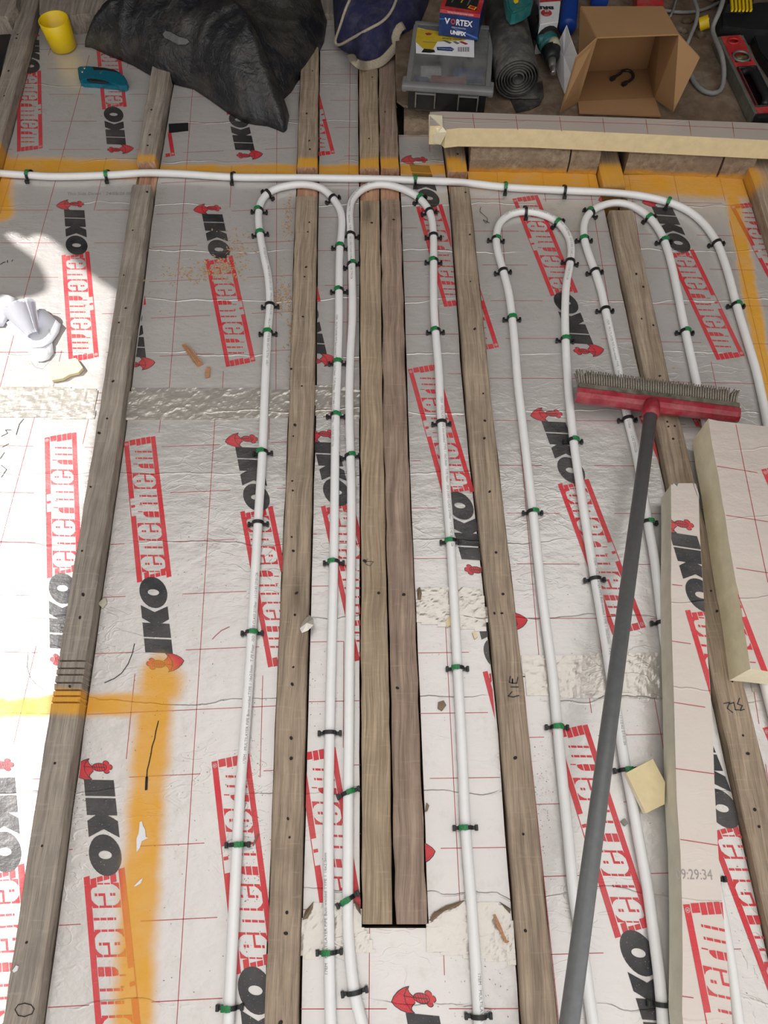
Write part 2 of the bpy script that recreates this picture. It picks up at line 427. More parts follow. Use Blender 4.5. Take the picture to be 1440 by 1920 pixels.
J1L, J1R = Edge([(35, 7), (17.7, 80), (0, 142)], ZK), Edge([(71, 5), (47, 97), (9, 240)], ZK)
J2L, J2R = Edge([(283, 135), (248, 343), (184, 780), (92, 1340), (7, 1900)], ZK), Edge([(318, 140), (283, 343), (227, 780), (145, 1340), (68, 1905)], ZK)
J3L, J3R = Edge([(565, 90), (555, 365), (541.7, 780), (517, 1340), (497, 1900)]), Edge([(597, 90), (594, 365), (588, 780), (571.7, 1340), (558, 1900)])
JaL, JaR = Edge([(673, 125), (675, 365), (676.5, 780), (677.5, 1340), (679, 1733)]), Edge([(708, 125), (711.5, 365), (717.5, 780), (730, 1340), (736, 1733)])
JbL, JbR = Edge([(710, 125), (714.3, 365), (719.2, 780), (733.5, 1340), (742, 1733)]), Edge([(740, 100), (749.5, 350), (762.7, 780), (785.7, 1340), (800.7, 1733)])
J4L, J4R = Edge([(834, 275), (844, 350), (876.7, 780), (937.5, 1340), (980.6, 1900)]), Edge([(871.7, 275), (880, 350), (924.4, 780), (988, 1340), (1044, 1900)])
J5L, J5R = Edge([(1120, 300), (1143.7, 401), (1207.5, 697), (1328, 1233), (1384, 1483)]), Edge([(1163, 300), (1187, 397), (1254, 703), (1299, 884), (1398, 1294), (1440, 1464)])
J6L, J6R = Edge([(1405, 315), (1440, 424)], 0.03), Edge([(1465, 315), (1500, 424)], .03)
J0R = Edge([(-70, 60), (-150, 300)])

joist('floor_joist', J1L, J1R, .6, 2.16, [M['wood_grey'], M['fresh']], zt=ZK, label='old timber joist crossing the top-left corner beside the yellow cup', cat='joist',
      nails=[(33, 65), (31, 72), (16, 133), (8, 180)])
kerf = [yw(y, ZK, 120) for y in (1239, 1253, 1265, 1280, 1294, 1305, 1317)]
joist('floor_joist', J2L, J2R, BOT, 2.16, [M['wood_grey'], M['fresh']], notches=[(yw(346, ZK, 260), yw(303, ZK, 270), -.001)], kerfs=kerf, zt=ZK,
      label='long grey joist along the sunlit left side, with saw cuts near the yellow band',
      nails=[(284, 206), (281, 253), (277, 273), (276, 360), (249, 432), (232, 516), (236, 578), (223, 605), (212, 715), (201, 785), (186, 812), (170, 913), (154, 1033), (156, 1115), (150, 1158), (131, 1287), (103, 1431), (79, 1586), (50, 1767)])
joist('floor_joist', J3L, J3R, BOT, yw(88, ZJ), [M['wood'], M['fresh']], notches=[(yw(368, ZJ, 575), yw(314, ZJ, 575), -.001)],
      label='worn joist with nail holes running between the two legs of the first pipe loop',
      nails=[(586, 133), (575, 213), (580, 264), (581, 280), (580, 417), (577, 435), (574, 501), (571, 519), (568, 594), (546, 692), (566, 724), (553, 797), (550, 818), (548, 902), (549, 920), (547, 1007), (550, 1033), (556, 1112), (553, 1153), (550, 1251), (548, 1283), (546, 1384), (546, 1422), (540, 1535), (543, 1570), (538, 1711), (536, 1750), (526, 1918)])
yend = P(708, 1733, ZJ).y; ytopab = 2.0
joist('floor_joist', JaL, JaR, yend, 2.16, [M['wood_sawn'], M['fresh']], notches=[(yw(376, ZJ), yw(316, ZJ), -.001)],
      label='ribbed tan joist, left of the close pair in the middle, ending short of the frame', nails=[(710, 1112), (697, 418), (690, 360), (684, 1052), (698, 145), (692, 260)])
joist('floor_joist', JbL, JbR, yend, 2.16, [M['wood_red'], M['fresh']], notches=[(yw(374, ZJ), yw(316, ZJ), -.001)], wear=.0014,
      label='brown joist, right of the close pair in the middle, ending short of the frame', nails=[(757, 1115), (745, 1290), (738, 412), (722, 210)])
joist('floor_joist', J4L, J4R, BOT, yw(262, ZJ, 850), [M['wood'], M['fresh']], notches=[(yw(350, ZJ, 860), yw(322, ZJ, 860), -.001)],
      label='knotty joist between the second loop and third loop, marked with a pen number halfway down',
      nails=[(858, 289), (873, 361), (881, 440), (882, 528), (890, 617), (906, 738), (909, 789), (908, 822), (918, 922), (943, 1114), (927, 1150), (941, 1150), (930, 1036), (966, 1421), (981, 1564), (985, 1745)])
joist('floor_joist', J5L, J5R, BOT, yw(345, ZJ, 1150)+.004, [M['wood'], M['fresh']], notches=[(yw(394, ZJ, 1160), yw(300, ZJ, 1150), -.001)],
      label='rough joist running under the broom and between the foam offcuts at right',
      nails=[(1193, 514), (1206, 538), (1203, 598), (1225, 610), (1237, 705), (1251, 791), (1253, 800), (1265, 799), (1262, 823), (1333, 1108), (1344, 1146), (1366, 1244), (1373, 1277), (1393, 1379), (1402, 1413), (1415, 1518), (1423, 1550), (1255, 745)])
joist('joist_end', J5L, J5R, yw(348, ZJ, 1150), yw(300, ZJ, 1150)+.08, [M['wood'], M['fresh']], label='split yellow-sprayed joist end at the brick edge above the header pipe', cat='joist')
joist('floor_joist', J6L, J6R, yw(480, ZJ, 1440), yw(292, ZJ, 1410), [M['wood'], M['fresh']], zt=.03, label='timber against the right edge of the frame beside the brick edge', cat='joist')
joist('floor_joist', J3L, J3R, yw(79, ZJ), 2.3, [M['wood'], M['fresh']], label='short joist continuing behind a dark gap, between the black sack and navy bag')
# boards of the wall plate in the top-left corner
def px_box(name, top_px, z0, z1, mat, label=None, cat=None, parent=None, jitter=0.0):
    o = slab(name, [P(x, y, z1) for x, y in top_px], z0, z1, mat if isinstance(mat, list) else [mat], parent, side_mi=1 if isinstance(mat, list) and len(mat) > 1 else 0, jitter=jitter)
    if label: tag(o, label, cat)
    return o
px_box('wall_plate', [(74, 26), (110, 24), (130, 29), (170, 24), (240, 22), (240, -30), (74, -30)], -.06, .05, M['wood_grey'], 'rough timber plate across the top-left corner behind the yellow cup', 'timber')
px_box('plate_offcut', [(-40, 33), (12, 30), (30, 10), (34, -30), (-40, -30)], -.06, .05, M['wood_grey'], 'rough timber corner at the extreme top left of the frame', 'timber')
px_box('membrane_strip', [(10, 30), (28, 32), (12, 90), (0, 140), (-20, 200), (-30, 180), (-4, 80)], .001, .004, M['black'], 'black membrane strip lying left of the top-left joist', 'membrane')

px_box('wall_plate', [(600, 26), (700, 30), (740, 24), (740, -40), (600, -40)], -.06, .016, M['wood_grey'], 'rough timber plate behind the navy bag at the top edge', 'timber')
# ---------------------------------------------------------------- insulation boards and their print
def logo_polys():
    """Printed word, trowel and framed word in local (u = reading direction, v = letter up); returns (points, material)."""
    out = []; K = .28
    def add(pts, m): out.append(([(s + K*v, v) for s, v in pts], m))
    def el(cs, cv, rs, rv, n=24, a0=0, a1=2*math.pi): return [(cs+rs*math.cos(a0+(a1-a0)*i/n), cv+rv*math.sin(a0+(a1-a0)*i/n)) for i in range(n)]
    add([(-.1117, -.021), (-.0868, -.021), (-.0868, .0245), (-.1117, .0245)], 1)
    add([(-.0838, -.021), (-.058, -.021), (-.058, .0245), (-.0838, .0245)], 1)
    add([(-.0585, -.007), (-.0495, -.021), (-.0255, -.021), (-.0375, .002), (-.0585, .002)], 1)
    add([(-.0585, .002), (-.0375, .002), (-.0255, .0245), (-.0495, .0245), (-.0585, .0095)], 1)
    n = 28
    for i in range(n):
        a, b = 2*math.pi*i/n, 2*math.pi*(i+1)/n
        q = lambda r1, r2, t: (r1*math.cos(t), r2*math.sin(t)+.0008)
        add([q(.0298, .0238, a), q(.0298, .0238, b), q(.0060, .0098, b), q(.0060, .0098, a)], 1)
    # trowel
    def stroke(pts, wd, m, layer=None):
        for a, b in zip(pts, pts[1:]):
            dx, dy = b[0]-a[0], b[1]-a[1]; l = math.hypot(dx, dy) or 1; nx, ny = -dy/l*wd/2, dx/l*wd/2
            add([(a[0]+nx, a[1]+ny), (a[0]-nx, a[1]-ny), (b[0]-nx, b[1]-ny), (b[0]+nx, b[1]+ny)], m)
    up = [(-.1235, -.038), (-.130, -.034), (-.137, -.027), (-.1420, -.019), (-.1450, -.010)]
    hi = [(-.1450, -.010), (-.1415, -.0122), (-.1375, -.0112), (-.1345, -.0085), (-.1325, -.0050)]
    lo = [(-.1255, -.0050), (-.1225, -.0085), (-.1190, -.0115), (-.1155, -.0118), (-.1125, -.0085)]
    dn = [(-.1125, -.0085), (-.1118, -.018), (-.1145, -.027), (-.1185, -.034), (-.1235, -.038)]
    mid = [(-.1240, -.0380+.0355*i/7) for i in range(8)]
    left = up + hi[1:]; right = list(reversed(lo + dn[1:]))
    c = (-.1285, -.020)
    ring = left + lo + dn[1:-1]
    for i in range(len(ring)): add([c, ring[i], ring[(i+1) % len(ring)]], 0)
    add(el(-.1315, .0045, .0064, .0110), 0); add(el(-.1372, .0150, .0046, .0048, 14), 0); add(el(-.1262, .0150, .0044, .0046, 14), 0); add(el(-.1320, .0200, .0042, .0044, 14), 0)
    for seg in (left, lo + dn[1:]): stroke(seg, .0010, 2)
    cc = el(-.1315, .0045, .0064, .0110); stroke(cc+[cc[0]], .0009, 2)
    for e in (el(-.1372, .0150, .0046, .0048, 14, math.pi*.45, math.pi*1.5), el(-.1262, .0150, .0044, .0046, 14, -math.pi*.5, math.pi*.5), el(-.1320, .0200, .0042, .0044, 14, 0, math.pi)): stroke(e, .0009, 2)
    for k in range(5):
        v = -.003+.0036*k; h = .0064*math.sqrt(max(0, 1-((v-.0045)/.011)**2)); stroke([(-.1315-h, v-.001), (-.1315+h, v+.001)], .0007, 2)
    stroke([(-.1325, -.020), (-.1315, -.008), (-.1315, .0135)], .0008, 2); stroke([(-.1450+.002, -.013), (-.134, -.0185), (-.125, -.0185), (-.1145, -.0125)], .0009, 2)
    for i in range(9):
        a = (-.1275-.0140*(i/8)**.8, -.0330+.0195*i/8); add([(a[0]-.0004, a[1]-.0004), (a[0]+.0004, a[1]-.0004), (a[0]+.0004, a[1]+.0004), (a[0]-.0004, a[1]+.0004)], 2)
        a = (-.1215+.0070*(i/8)**.6, -.0320+.0200*i/8); add([(a[0]-.0004, a[1]-.0004), (a[0]+.0004, a[1]-.0004), (a[0]+.0004, a[1]+.0004), (a[0]-.0004, a[1]+.0004)], 2)
    # framed word: everything red that is not a letter
    def red(s0, s1, v0, v1, k=.24, c=0):
        if c: pts = [(s0 - c, v0), (s1 + c, v0), (s1, v1), (s0, v1)]
        else: pts = [(s0, v0), (s1, v0), (s1, v1), (s0, v1)]
        out.append(([(s + k*v, v) for s, v in pts], 0))
    def rect(u0, u1, v0, v1): out.append(([(u0, v0), (u1, v0), (u1, v1), (u0, v1)], 0))
    rect(.023, .323, -.0335, -.0250)                                   # baseline rail
    rect(.025, .158, .0180, .0272); rect(.158, .196, .0258, .0272); rect(.196, .323, .0180, .0272)   # rail the ascenders cut into
    out.append(([(.176, .0180), (.181, .0180), (.181, .0250), (.176, .0250)], 0))
    B = [(-.0240, -.0158), (-.0144, -.0060), (-.0046, .0038), (.0052, .0136)]
    for i, (a, b) in enumerate(B):
        rect(.309 + (.003 if i == 3 else 0), .324, a, b + (.0028 if i == 3 else 0))               # end blocks
        out.append(([(.028, a), (.041 - (.006 if i in (1, 2) else 0), a), (.041 - (.006 if i in (1, 2) else 0), b), (.028, b)], 0))
    def row(s, th=.0030, before=False, after=False, topline=True):
        """Gap between two letters; before / after: that neighbour is a round letter, so its corners are red too."""
        for i, (a, b) in enumerate(B):
            if i == 3 and not topline: red(s, s+th/2, a, b); continue
            red(s-th/2, s+th/2, a, b + (.003 if i == 3 else 0))
        for on, d in ((before, -1), (after, 1)):
            if not on: continue
            k = .24; s0 = s+d*th*.4
            for pts in ([(s0, B[0][0]-.0008), (s0+d*.0085, B[0][0]-.0008), (s0+d*.0040, B[0][0]+.0022), (s0+d*.0012, B[0][0]+.0062), (s0, B[0][1])],
                        [(s0, B[3][1]+.003), (s0+d*.0085, B[3][1]+.003), (s0+d*.0040, B[3][1]+.0002), (s0+d*.0012, B[3][1]-.0040), (s0, B[3][0]+.002)]):
                out.append(([(x + k*v, v) for x, v in pts], 0))
    def counter(s, th=.0034):
        for a, b in B[:3]: red(s-th/2, s+th/2, a, b)
        red(s-th/2, s+th/2, B[3][0], B[3][0]+.0026)
    def eye(s, sn):
        red(s-.0019, s+.0019, .0026, .0056); red(s-.0019, s+.0019, .0068, .0100)
        red(s-.0018, s+.0018, -.0144, -.0046); red(s-.0019, s+.0019, -.0196, -.0162)
        red(min(s, sn)-.0012, max(s, sn)+.0012, -.0076, -.0046)
    def rgap(s0, s1):
        for i, (a, b) in enumerate(B[:3]):
            if i == 2: out.append(([(s0 + .24*a, a), (s1 + .24*a, a), (s1-.001 + .24*b, b), (s0+.005 + .24*b, b), (s0+.001 + .24*((a+b)/2), (a+b)/2)], 0))
            else: red(s0, s1, a, b)
        red(s1-.0016, s1, B[3][0], B[3][1])
    row(.0405, after=True, th=.002); eye(.0555, .072); row(.072, before=True); counter(.0885); row(.104, after=True); eye(.1215, .137); row(.137, before=True)
    rgap(.151, .163); counter(.180); red(.1760, .1775, .0050, .0100); counter(.196); row(.213, after=True); eye(.2285, .244); row(.244, before=True)
    rgap(.257, .267); counter(.2795); counter(.2945)
    # registered mark
    cu, cv = .316, .0226
    for i in range(14):
        a, b = 2*math.pi*i/14, 2*math.pi*(i+1)/14
        out.append(([(cu+.0034*math.cos(a), cv+.0034*math.sin(a)), (cu+.0034*math.cos(b), cv+.0034*math.sin(b)), (cu+.0028*math.cos(b), cv+.0028*math.sin(b)), (cu+.0028*math.cos(a), cv+.0028*math.sin(a))], 3))
    for q in ([(-.0012, -.0018), (-.0006, -.0018), (-.0006, .0018), (-.0012, .0018)], [(-.0006, .0012), (.001, .0012), (.001, .0018), (-.0006, .0018)],
              [(-.0006, -.0002), (.001, -.0002), (.001, .0004), (-.0006, .0004)], [(.0008, 0), (.0014, 0), (.0014, .0016), (.0008, .0016)], [(0, -.0002), (.0007, -.0002), (.0016, -.0018), (.0009, -.0018)]):
        out.append(([(cu+a, cv+b) for a, b in q], 3))
    return out
LOGO = logo_polys()
INKS = [M['red_ink'], M['black_ink'], M['black_ink'], M['light_ink']]
class Place:
    """Similarity placing of the print: anchor pixel with its local (u, v), plus either a second pixel on a line v = vb or an angle."""
    def __init__(s, apx, auv, bpx=None, vb=None, ang=None, z=0.0, back=False):
        a = P(apx[0], apx[1], z)
        if ang is None:
            b = P(bpx[0], bpx[1], z); d = b-a; D = math.hypot(d.x, d.y)
            if back: ang = math.atan2(-d.y, -d.x) - math.asin(max(-1, min(1, (auv[1]-vb)/D)))
            else: ang = math.atan2(d.y, d.x) - math.asin(max(-1, min(1, (vb-auv[1])/D)))
        else: ang = math.radians(ang)
        s.ang = ang; s.ax = (math.cos(ang), math.sin(ang)); s.up = (-math.sin(ang), math.cos(ang))
        s.o = (a.x - auv[0]*s.ax[0] - auv[1]*s.up[0], a.y - auv[0]*s.ax[1] - auv[1]*s.up[1])
    def w(s, u, v): return (s.o[0]+u*s.ax[0]+v*s.up[0], s.o[1]+u*s.ax[1]+v*s.up[1])
    def loc(s, x, y):
        dx, dy = x-s.o[0], y-s.o[1]; return dx*s.ax[0]+dy*s.ax[1], dx*s.up[0]+dy*s.up[1]
def print_logo(parent, pl, region, z):
    reg = ccw(region); vs, fs, mi = [], [], []
    lay = (.0004, .0006, .0007, .0007)
    for kk, (pts, m) in enumerate(LOGO):
        q = clip_poly(ccw([pl.w(u, v) for u, v in pts]), reg)
        if len(q) < 3: continue
        n = len(vs); vs += [(x, y, z+lay[m]+kk*4e-7) for x, y in q]; fs.append(tuple(range(n, n+len(q)))); mi.append(m)
    if not fs: return None
    return mesh('printed_logo', vs, fs, INKS, parent, mi=mi)
def print_grid(parent, vpx, hpx, region, places, z, sx=.1075, sy=.1013, wd=.0011):
    a, b = P(*vpx[0], z), P(*vpx[1], z)
    d = (b-a) if b.y > a.y else (a-b); d.normalize(); nrm = Vector((d.y, -d.x, 0))
    h = P(*hpx, z); reg = ccw(region); vs, fs = [], []
    def seg(p, q):
        mx, my = (p.x+q.x)/2, (p.y+q.y)/2
        for pl in places:
            u, v = pl.loc(mx, my)
            if -.155 < u < .335 and abs(v) < .046: return
        t = (q-p).normalized(); nn = Vector((-t.y, t.x, 0))*wd/2
        poly = clip_poly(ccw([(p+nn)[:2], (p-nn)[:2], (q-nn)[:2], (q+nn)[:2]]), reg)
        if len(poly) >= 3:
            n = len(vs); vs.extend([(x, y, z+.0003) for x, y in poly]); fs.append(tuple(range(n, n+len(poly))))
    xs = [p[0] for p in reg]; ys = [p[1] for p in reg]; step = .0125
    for i in range(-14, 15):
        for k in range(-130, 130):
            p = a + nrm*sx*i + d*step*k
            if min(ys)-.02 < p.y < max(ys)+.02 and min(xs)-.02 < p.x < max(xs)+.02: seg(p, p+d*step)
    hb = (h-a).dot(d)
    for j in range(-20, 21):
        for k in range(-90, 90):
            p = a + d*(hb + sy*j) + nrm*step*k
            if min(ys)-.02 < p.y < max(ys)+.02 and min(xs)-.02 < p.x < max(xs)+.02: seg(p, p+nrm*step)
    if fs:
        o = mesh('printed_grid', vs, fs, M['line_ink'], parent); o['kind'] = 'stuff'; return o
def board(L, R, Y0, Y1, label, logos=(), grid=None, gap=.0025, jag=None):
    n = max(2, int((Y1-Y0)/.06)); rnd = random.Random(label)
    ys = [Y0+(Y1-Y0)*i/n for i in range(n+1)]
    left = [(L(y)+gap+rnd.uniform(0, .0018), y) for y in ys]; right = [(R(y)-gap-rnd.uniform(0, .0018), y) for y in ys]
    top = right + (jag or []) + left[::-1]
    o = slab('insulation_board', top, -.05, 0.0, [M['foil'], M['pir']], None, jitter=0)
    tag(o, label, 'insulation board')
    quad = [(L(Y0)+gap, Y0), (R(Y0)-gap, Y0), (R(Y1)-gap, Y1), (L(Y1)+gap, Y1)]
    for pl in logos: print_logo(o, pl, quad, 0.0)
    if grid: print_grid(o, grid[0], grid[1], quad, logos, 0.0)
    return o
CON = lambda x: (lambda y: x)
seamB = P(400, 757).y; seamD = P(850, 1150).y; seamE = P(1100, 1268).y; seamLow = P(760, 1738).y; seamA = P(90, 750).y
ORG = (0, 0)
g1 = Place((288.5, 1110.8), ORG, (261.6, 824), -.003)
a2 = Place((143, 460), ORG, (157.3, 674.5), -.003)
b3 = Place((410, 468), ORG, (451.7, 683), -.003)
b4 = Place((480, 932.7), ORG, (501.7, 1243), -.033)
c5 = Place((630, 923), ORG, (648, 1156.7), -.033)
b6 = Place((196.3, 1603), ORG, (180, 1920), -.033)
b7 = Place((480, 1857), ORG, (397.7, 1435), .027)
c8 = Place((630, 1403), (.321, -.034), (675, 1676), -.034, back=True)
a9 = Place((8, 1597), ORG, ang=math.degrees(b6.ang)+2)
a10 = Place((84, 821), (.323, .027), (118, 1102), 0, back=True)
a11 = Place((213.7, 214.9), ORG, (180.6, 89.7), .027)
a12 = Place((56.7, 124), ORG, (80, 282), .027)
b13 = Place((328, 291.7), (.323, .027), (313, 200), .027, back=True)
b14 = Place((448.6, 225), ORG, ang=103)
c15 = Place((628, 288), (.323, .027), (601.7, 186.7), .027, back=True)
d16 = Place((803, 371.7), ORG, (833, 575), -.033)
d17 = Place((765, 692.7), (.323, .027), (860.7, 940), 0, back=True)
d18 = Place((905.7, 1261), (.024, -.033), (929, 1350), -.033)
c19 = Place((602, 565), (.023, -.034), (627, 673), -.034, back=True)
e20 = Place((988, 1163), (-.1345, -.037), ang=100)
d21 = Place((815, 1597), (-.1345, -.037), ang=99)
e22 = Place((961, 373), (.323, .027), (1061, 566), 0, back=True)
e23 = Place((1070, 882), ORG, (1143.7, 1176), -.033)
e24 = Place((1035, 1373.7), (.323, .027), (1191.7, 1766.7), 0, back=True)
f25 = Place((1271, 455.6), ORG, (1339.5, 664.5), -.033)
f26 = Place((1368.7, 385.5), (.323, .027), (1440, 521), .027, back=True)
e27 = Place((1122, 376), (-.1340, -.038), ang=-77)
e28 = Place((1198, 780.6), (.323, .027), ang=math.degrees(e24.ang))
f29 = Place((1297.5, 784), (.323, .027), ang=math.degrees(e24.ang))
f30 = Place((1430, 1365), (.323, .027), ang=math.degrees(e24.ang))
e31 = Place((1353, 1515.5), ORG, (1440, 1857), -.033)
d33 = Place((734, 1878.7), (-.1340, -.038), ang=-79)
b34 = Place((290, 680), (-.1345, -.037), ang=103)
e35 = Place((935.5, 651), (.323, .027), (904, 553), .027, back=True)
Ytop = P(400, 25, 0).y
yTopC = P(640, -30, 0).y
board(lambda y: J1L.x(y)-.16, J1L.x, 1.40, 2.02, 'narrow sliver of foil board left of the top-left joist')
board(lambda y: -1.25 if y < 1.35 else J1R.x(y), J2L.x, seamA, Ytop, 'foil board left of the long grey joist, holding the yellow cup and blue-green knife', [a2, a11, a12], (((93, 380), (58, 510)), (50, 520)))
board(CON(-1.25), J2L.x, BOT, seamA-.0015, 'sunlit foil board at the left edge, crossed by a yellow sprayed band', [a9, a10], (((60, 800), (30, 912)), (50, 924)))
board(J2R.x, J3L.x, seamB, Ytop, 'foil board under the black sack, right of the long grey joist', [b3, b13, b14, b34], (((343, 400), (317.7, 725)), (300, 463)))
board(J2R.x, J3L.x, BOT, seamB-.0015, 'foil board with the yellow sprayed corner and torn strip, lower left', [g1, b4, b6, b7], (((403, 787), (368, 1340)), (325, 1016)))
board(J3R.x, JaL.x, seamB, yTopC, 'narrow foil board between the first loop joist and close joist pair, upper', [c15, c19], (((654, 345), (651, 600)), (600, 470)))
board(J3R.x, JaL.x, seamLow, seamB-.0015, 'narrow foil board between the first loop joist and close joist pair, lower', [c5, c8], (((646, 827), (644, 1340)), (620, 1000.7)))
board(JbR.x, J4L.x, seamD, P(790, 253).y, 'foil board beneath the right leg of the second loop, upper', [d16, d17], (((805, 265), (823, 600)), (800, 556.7)))
board(JbR.x, J4L.x, seamLow, seamD-.0015, 'foil board beneath the right leg of the second loop, lower', [d18, d21], (((844, 1340), (862, 1687)), (877, 1223)))
board(J3R.x, J4L.x, BOT, seamLow-.0015, 'wide foil board at the bottom, below the cut joist ends', [d33], (((692.6, 1791), (692, 1890)), (640, 1891.8)))
board(J4R.x, J5L.x, seamE, P(1000, 321).y, 'foil board beneath the third loop, upper', [e22, e23, e20, e27, e28, e35], (((934, 349), (947, 499)), (1080, 962.5)))
board(J4R.x, J5L.x, BOT, seamE-.0015, 'foil board beneath the broom handle, lower right', [e24, e31], (((987, 1340), (1048, 1917)), (1050, 1507)))
seamF = P(1410, 1290).y
board(J5R.x, lambda y: J6L.x(y) if y > 1.25 else 1.2, P(1400, 800).y, P(1300, 328).y, 'foil board under the right bend of the header pipe', [f25, f26, f29], (((1329.5, 660), (1342.5, 725)), (1300, 717)))
board(J5R.x, CON(1.2), BOT, P(1400, 800).y-.0015, 'foil board at the right edge beneath the wide foam offcut', [f30], (((1414, 1300), (1430, 1400)), (1418, 1377)))

# ---------------------------------------------------------------- foil tape over the seams
def tape(px, label, seed, amp=.0020, base=.0012, fold=None):
    pts = [P(x, y) for x, y in px]; x0, x1 = min(p.x for p in pts), max(p.x for p in pts); y0, y1 = min(p.y for p in pts), max(p.y for p in pts)
    poly = [(p.x, p.y) for p in pts]; st = .004; bm = bmesh.new(); g = {}
    nx, ny = int((x1-x0)/st)+2, int((y1-y0)/st)+2
    def hz(x, y):
        n = noise.noise(Vector((x*16+seed, y*16, seed))); r = 1-min(1, abs(n)*7); n2 = noise.noise(Vector((x*45, y*45+seed, 3))); r2 = 1-min(1, abs(n2)*5)
        return base + amp*(.45*r + .35*r2) + .0006*noise.noise(Vector((x*120, y*120, seed)))
    for i in range(nx):
        for j in range(ny):
            a = [(x0+i*st, y0+j*st), (x0+(i+1)*st, y0+j*st), (x0+(i+1)*st, y0+(j+1)*st), (x0+i*st, y0+(j+1)*st)]
            if inside((x0+(i+.5)*st, y0+(j+.5)*st), poly):
                f = []
                for (x, y), k in zip(a, ((i, j), (i+1, j), (i+1, j+1), (i, j+1))):
                    if k not in g: g[k] = bm.verts.new((x, y, hz(x, y)))
                    f.append(g[k])
                bm.faces.new(f)
    r = bmesh.ops.extrude_face_region(bm, geom=bm.faces[:])
    for v in [v for v in r['geom'] if isinstance(v, bmesh.types.BMVert)]: v.co.z = .0003
    o = from_bm('foil_tape', bm, M['tape']); tag(o, label, 'foil tape', 'foil tape over the board seams'); return o
tape([(-30, 727), (183, 728), (177, 786), (-30, 782)], 'sunlit strip of foil tape at the left edge, below the rolled white paper', 1)
tape([(246, 727), (400, 727), (545, 731), (541, 786), (300, 787), (233, 788)], 'crinkled foil tape across the board right of the long grey joist', 2)
tape([(590, 722), (628, 724), (674, 732), (673, 786), (590, 780)], 'short crinkled foil tape under the paired pipes', 3)
tape([(782, 1104), (800, 1100), (902, 1104), (914, 1150), (912, 1184), (845, 1177), (781, 1168)], 'foil tape patch under the right leg of the second loop, halfway down', 4)
tape([(977, 1229), (1225, 1225), (1310, 1232), (1318, 1308), (1246, 1309), (988, 1306)], 'smooth foil tape band under the broom handle', 5, amp=.0012)
tape([(566, 1728), (585, 1692), (640, 1688), (676, 1702), (680, 1738), (692, 1752), (703, 1786), (655, 1790), (566, 1798)], 'torn foil tape under the paired pipes near the bottom', 6)
tape([(800, 1731), (812, 1712), (872, 1688), (930, 1692), (957, 1706), (970, 1809), (910, 1800), (800, 1784)], 'torn foil tape patch right of the cut joist ends', 7)
tape([(1404, 1268), (1470, 1272), (1470, 1302), (1412, 1298)], 'foil tape scrap below the wide foam offcut', 8)
def curl(px, z, label, seed):
    """Torn brown paper backing turned up at a tape edge."""
    pts = [P(x, y, z) for x, y in px]; bm = bmesh.new(); c = sum(pts, Vector())/len(pts); c.z += .004
    b = [bm.verts.new(p) for p in pts]; t = bm.verts.new(c)
    for i in range(len(b)): bm.faces.new((b[i], b[(i+1) % len(b)], t))
    bm.faces.new(list(reversed(b)))
    o = from_bm('paper_flap', bm, M['card']); tag(o, label, 'torn paper')
M['kraft'] = plain('brown_backing', (.19, .135, .085), .8)
M['card_s'] = M['card']; M['card'] = M['kraft']
curl([(805, 1726), (812, 1712), (836, 1698), (872, 1687), (860, 1699), (832, 1708), (810, 1728)], .005, 'brown torn backing along the top of the lower right tape patch', 1)
curl([(567, 1725), (572, 1708), (588, 1690), (586, 1704), (577, 1722)], .005, 'brown torn backing on the left of the lower left tape patch', 2)
curl([(663, 1686), (674, 1700), (677, 1716), (668, 1704)], .006, 'brown torn backing beside the left joist of the pair, near its end', 3)
curl([(782, 1105), (787, 1100), (791, 1112), (789, 1124), (783, 1123)], .004, 'small torn brown corner of the middle tape patch', 4)
curl([(936, 1690), (958, 1704), (956, 1713), (944, 1700)], .005, 'brown torn backing on the right of the lower right tape patch', 5)
M['card'] = M['card_s']
# stains, tears and pen strokes that lie flat on the boards
def strokes(name, lines, wd, mat, z, label=None, cat=None, parent=None):
    vs, fs = [], []
    for ln in lines:
        pts = [P(x, y, z) for x, y in ln]
        for a, b in zip(pts, pts[1:]):
            d = (b-a).normalized(); nn = Vector((-d.y, d.x, 0))*wd/2; e = d*wd*.3
            n = len(vs); vs += [a+nn-e, a-nn-e, b-nn+e, b+nn+e]; fs.append((n, n+1, n+2, n+3))
    o = mesh(name, vs, fs, mat, parent); o['kind'] = 'stuff'; return o
def find(lbl): return [o for o in C.objects if o.get('label', '').startswith(lbl)][0]
bl, bu, bs = find('foil board with the yellow'), find('foil board left of'), find('sunlit foil board')
tear = [[(297, 1352), (292, 1372), (290, 1385), (285, 1400), (283, 1414), (280, 1428), (276, 1444), (275, 1458)]]
strokes('torn_slit', tear, .0016, M['dark'], .0009, parent=bl)
strokes('torn_slit', [[(275, 1458), (274, 1480)]], .004, M['dark'], .0009, parent=bl)
def patch(name, px, mat, parent, z=.001):
    return mesh(name, [P(x, y, z) for x, y in px], [tuple(range(len(px)))], mat, parent)
patch('bare_scuff', [(262, 1541), (266, 1540), (268, 1548), (272, 1556), (273, 1569), (278, 1571), (266, 1577), (262, 1590), (256, 1598), (256, 1572), (260, 1562)], M['white'], bl)
patch('bare_scuff', [(251, 1662), (262, 1650), (268, 1646), (264, 1656), (256, 1661)], M['white'], bl)
strokes('pen_curve', [[(252, 1207), (248, 1225), (240, 1245), (228, 1262), (214, 1272), (196, 1280)]], .0013, M['pen'], .0009, parent=bl)
strokes('pen_curve', [[(430, 1175), (415, 1182), (404, 1192), (398, 1198)]], .0011, M['line_ink'], .0009, parent=bl)
strokes('pen_curve', [[(52, 1225), (50, 1250), (56, 1270), (66, 1282), (80, 1292)]], .0011, M['grey_ink'], .0009, parent=bs)
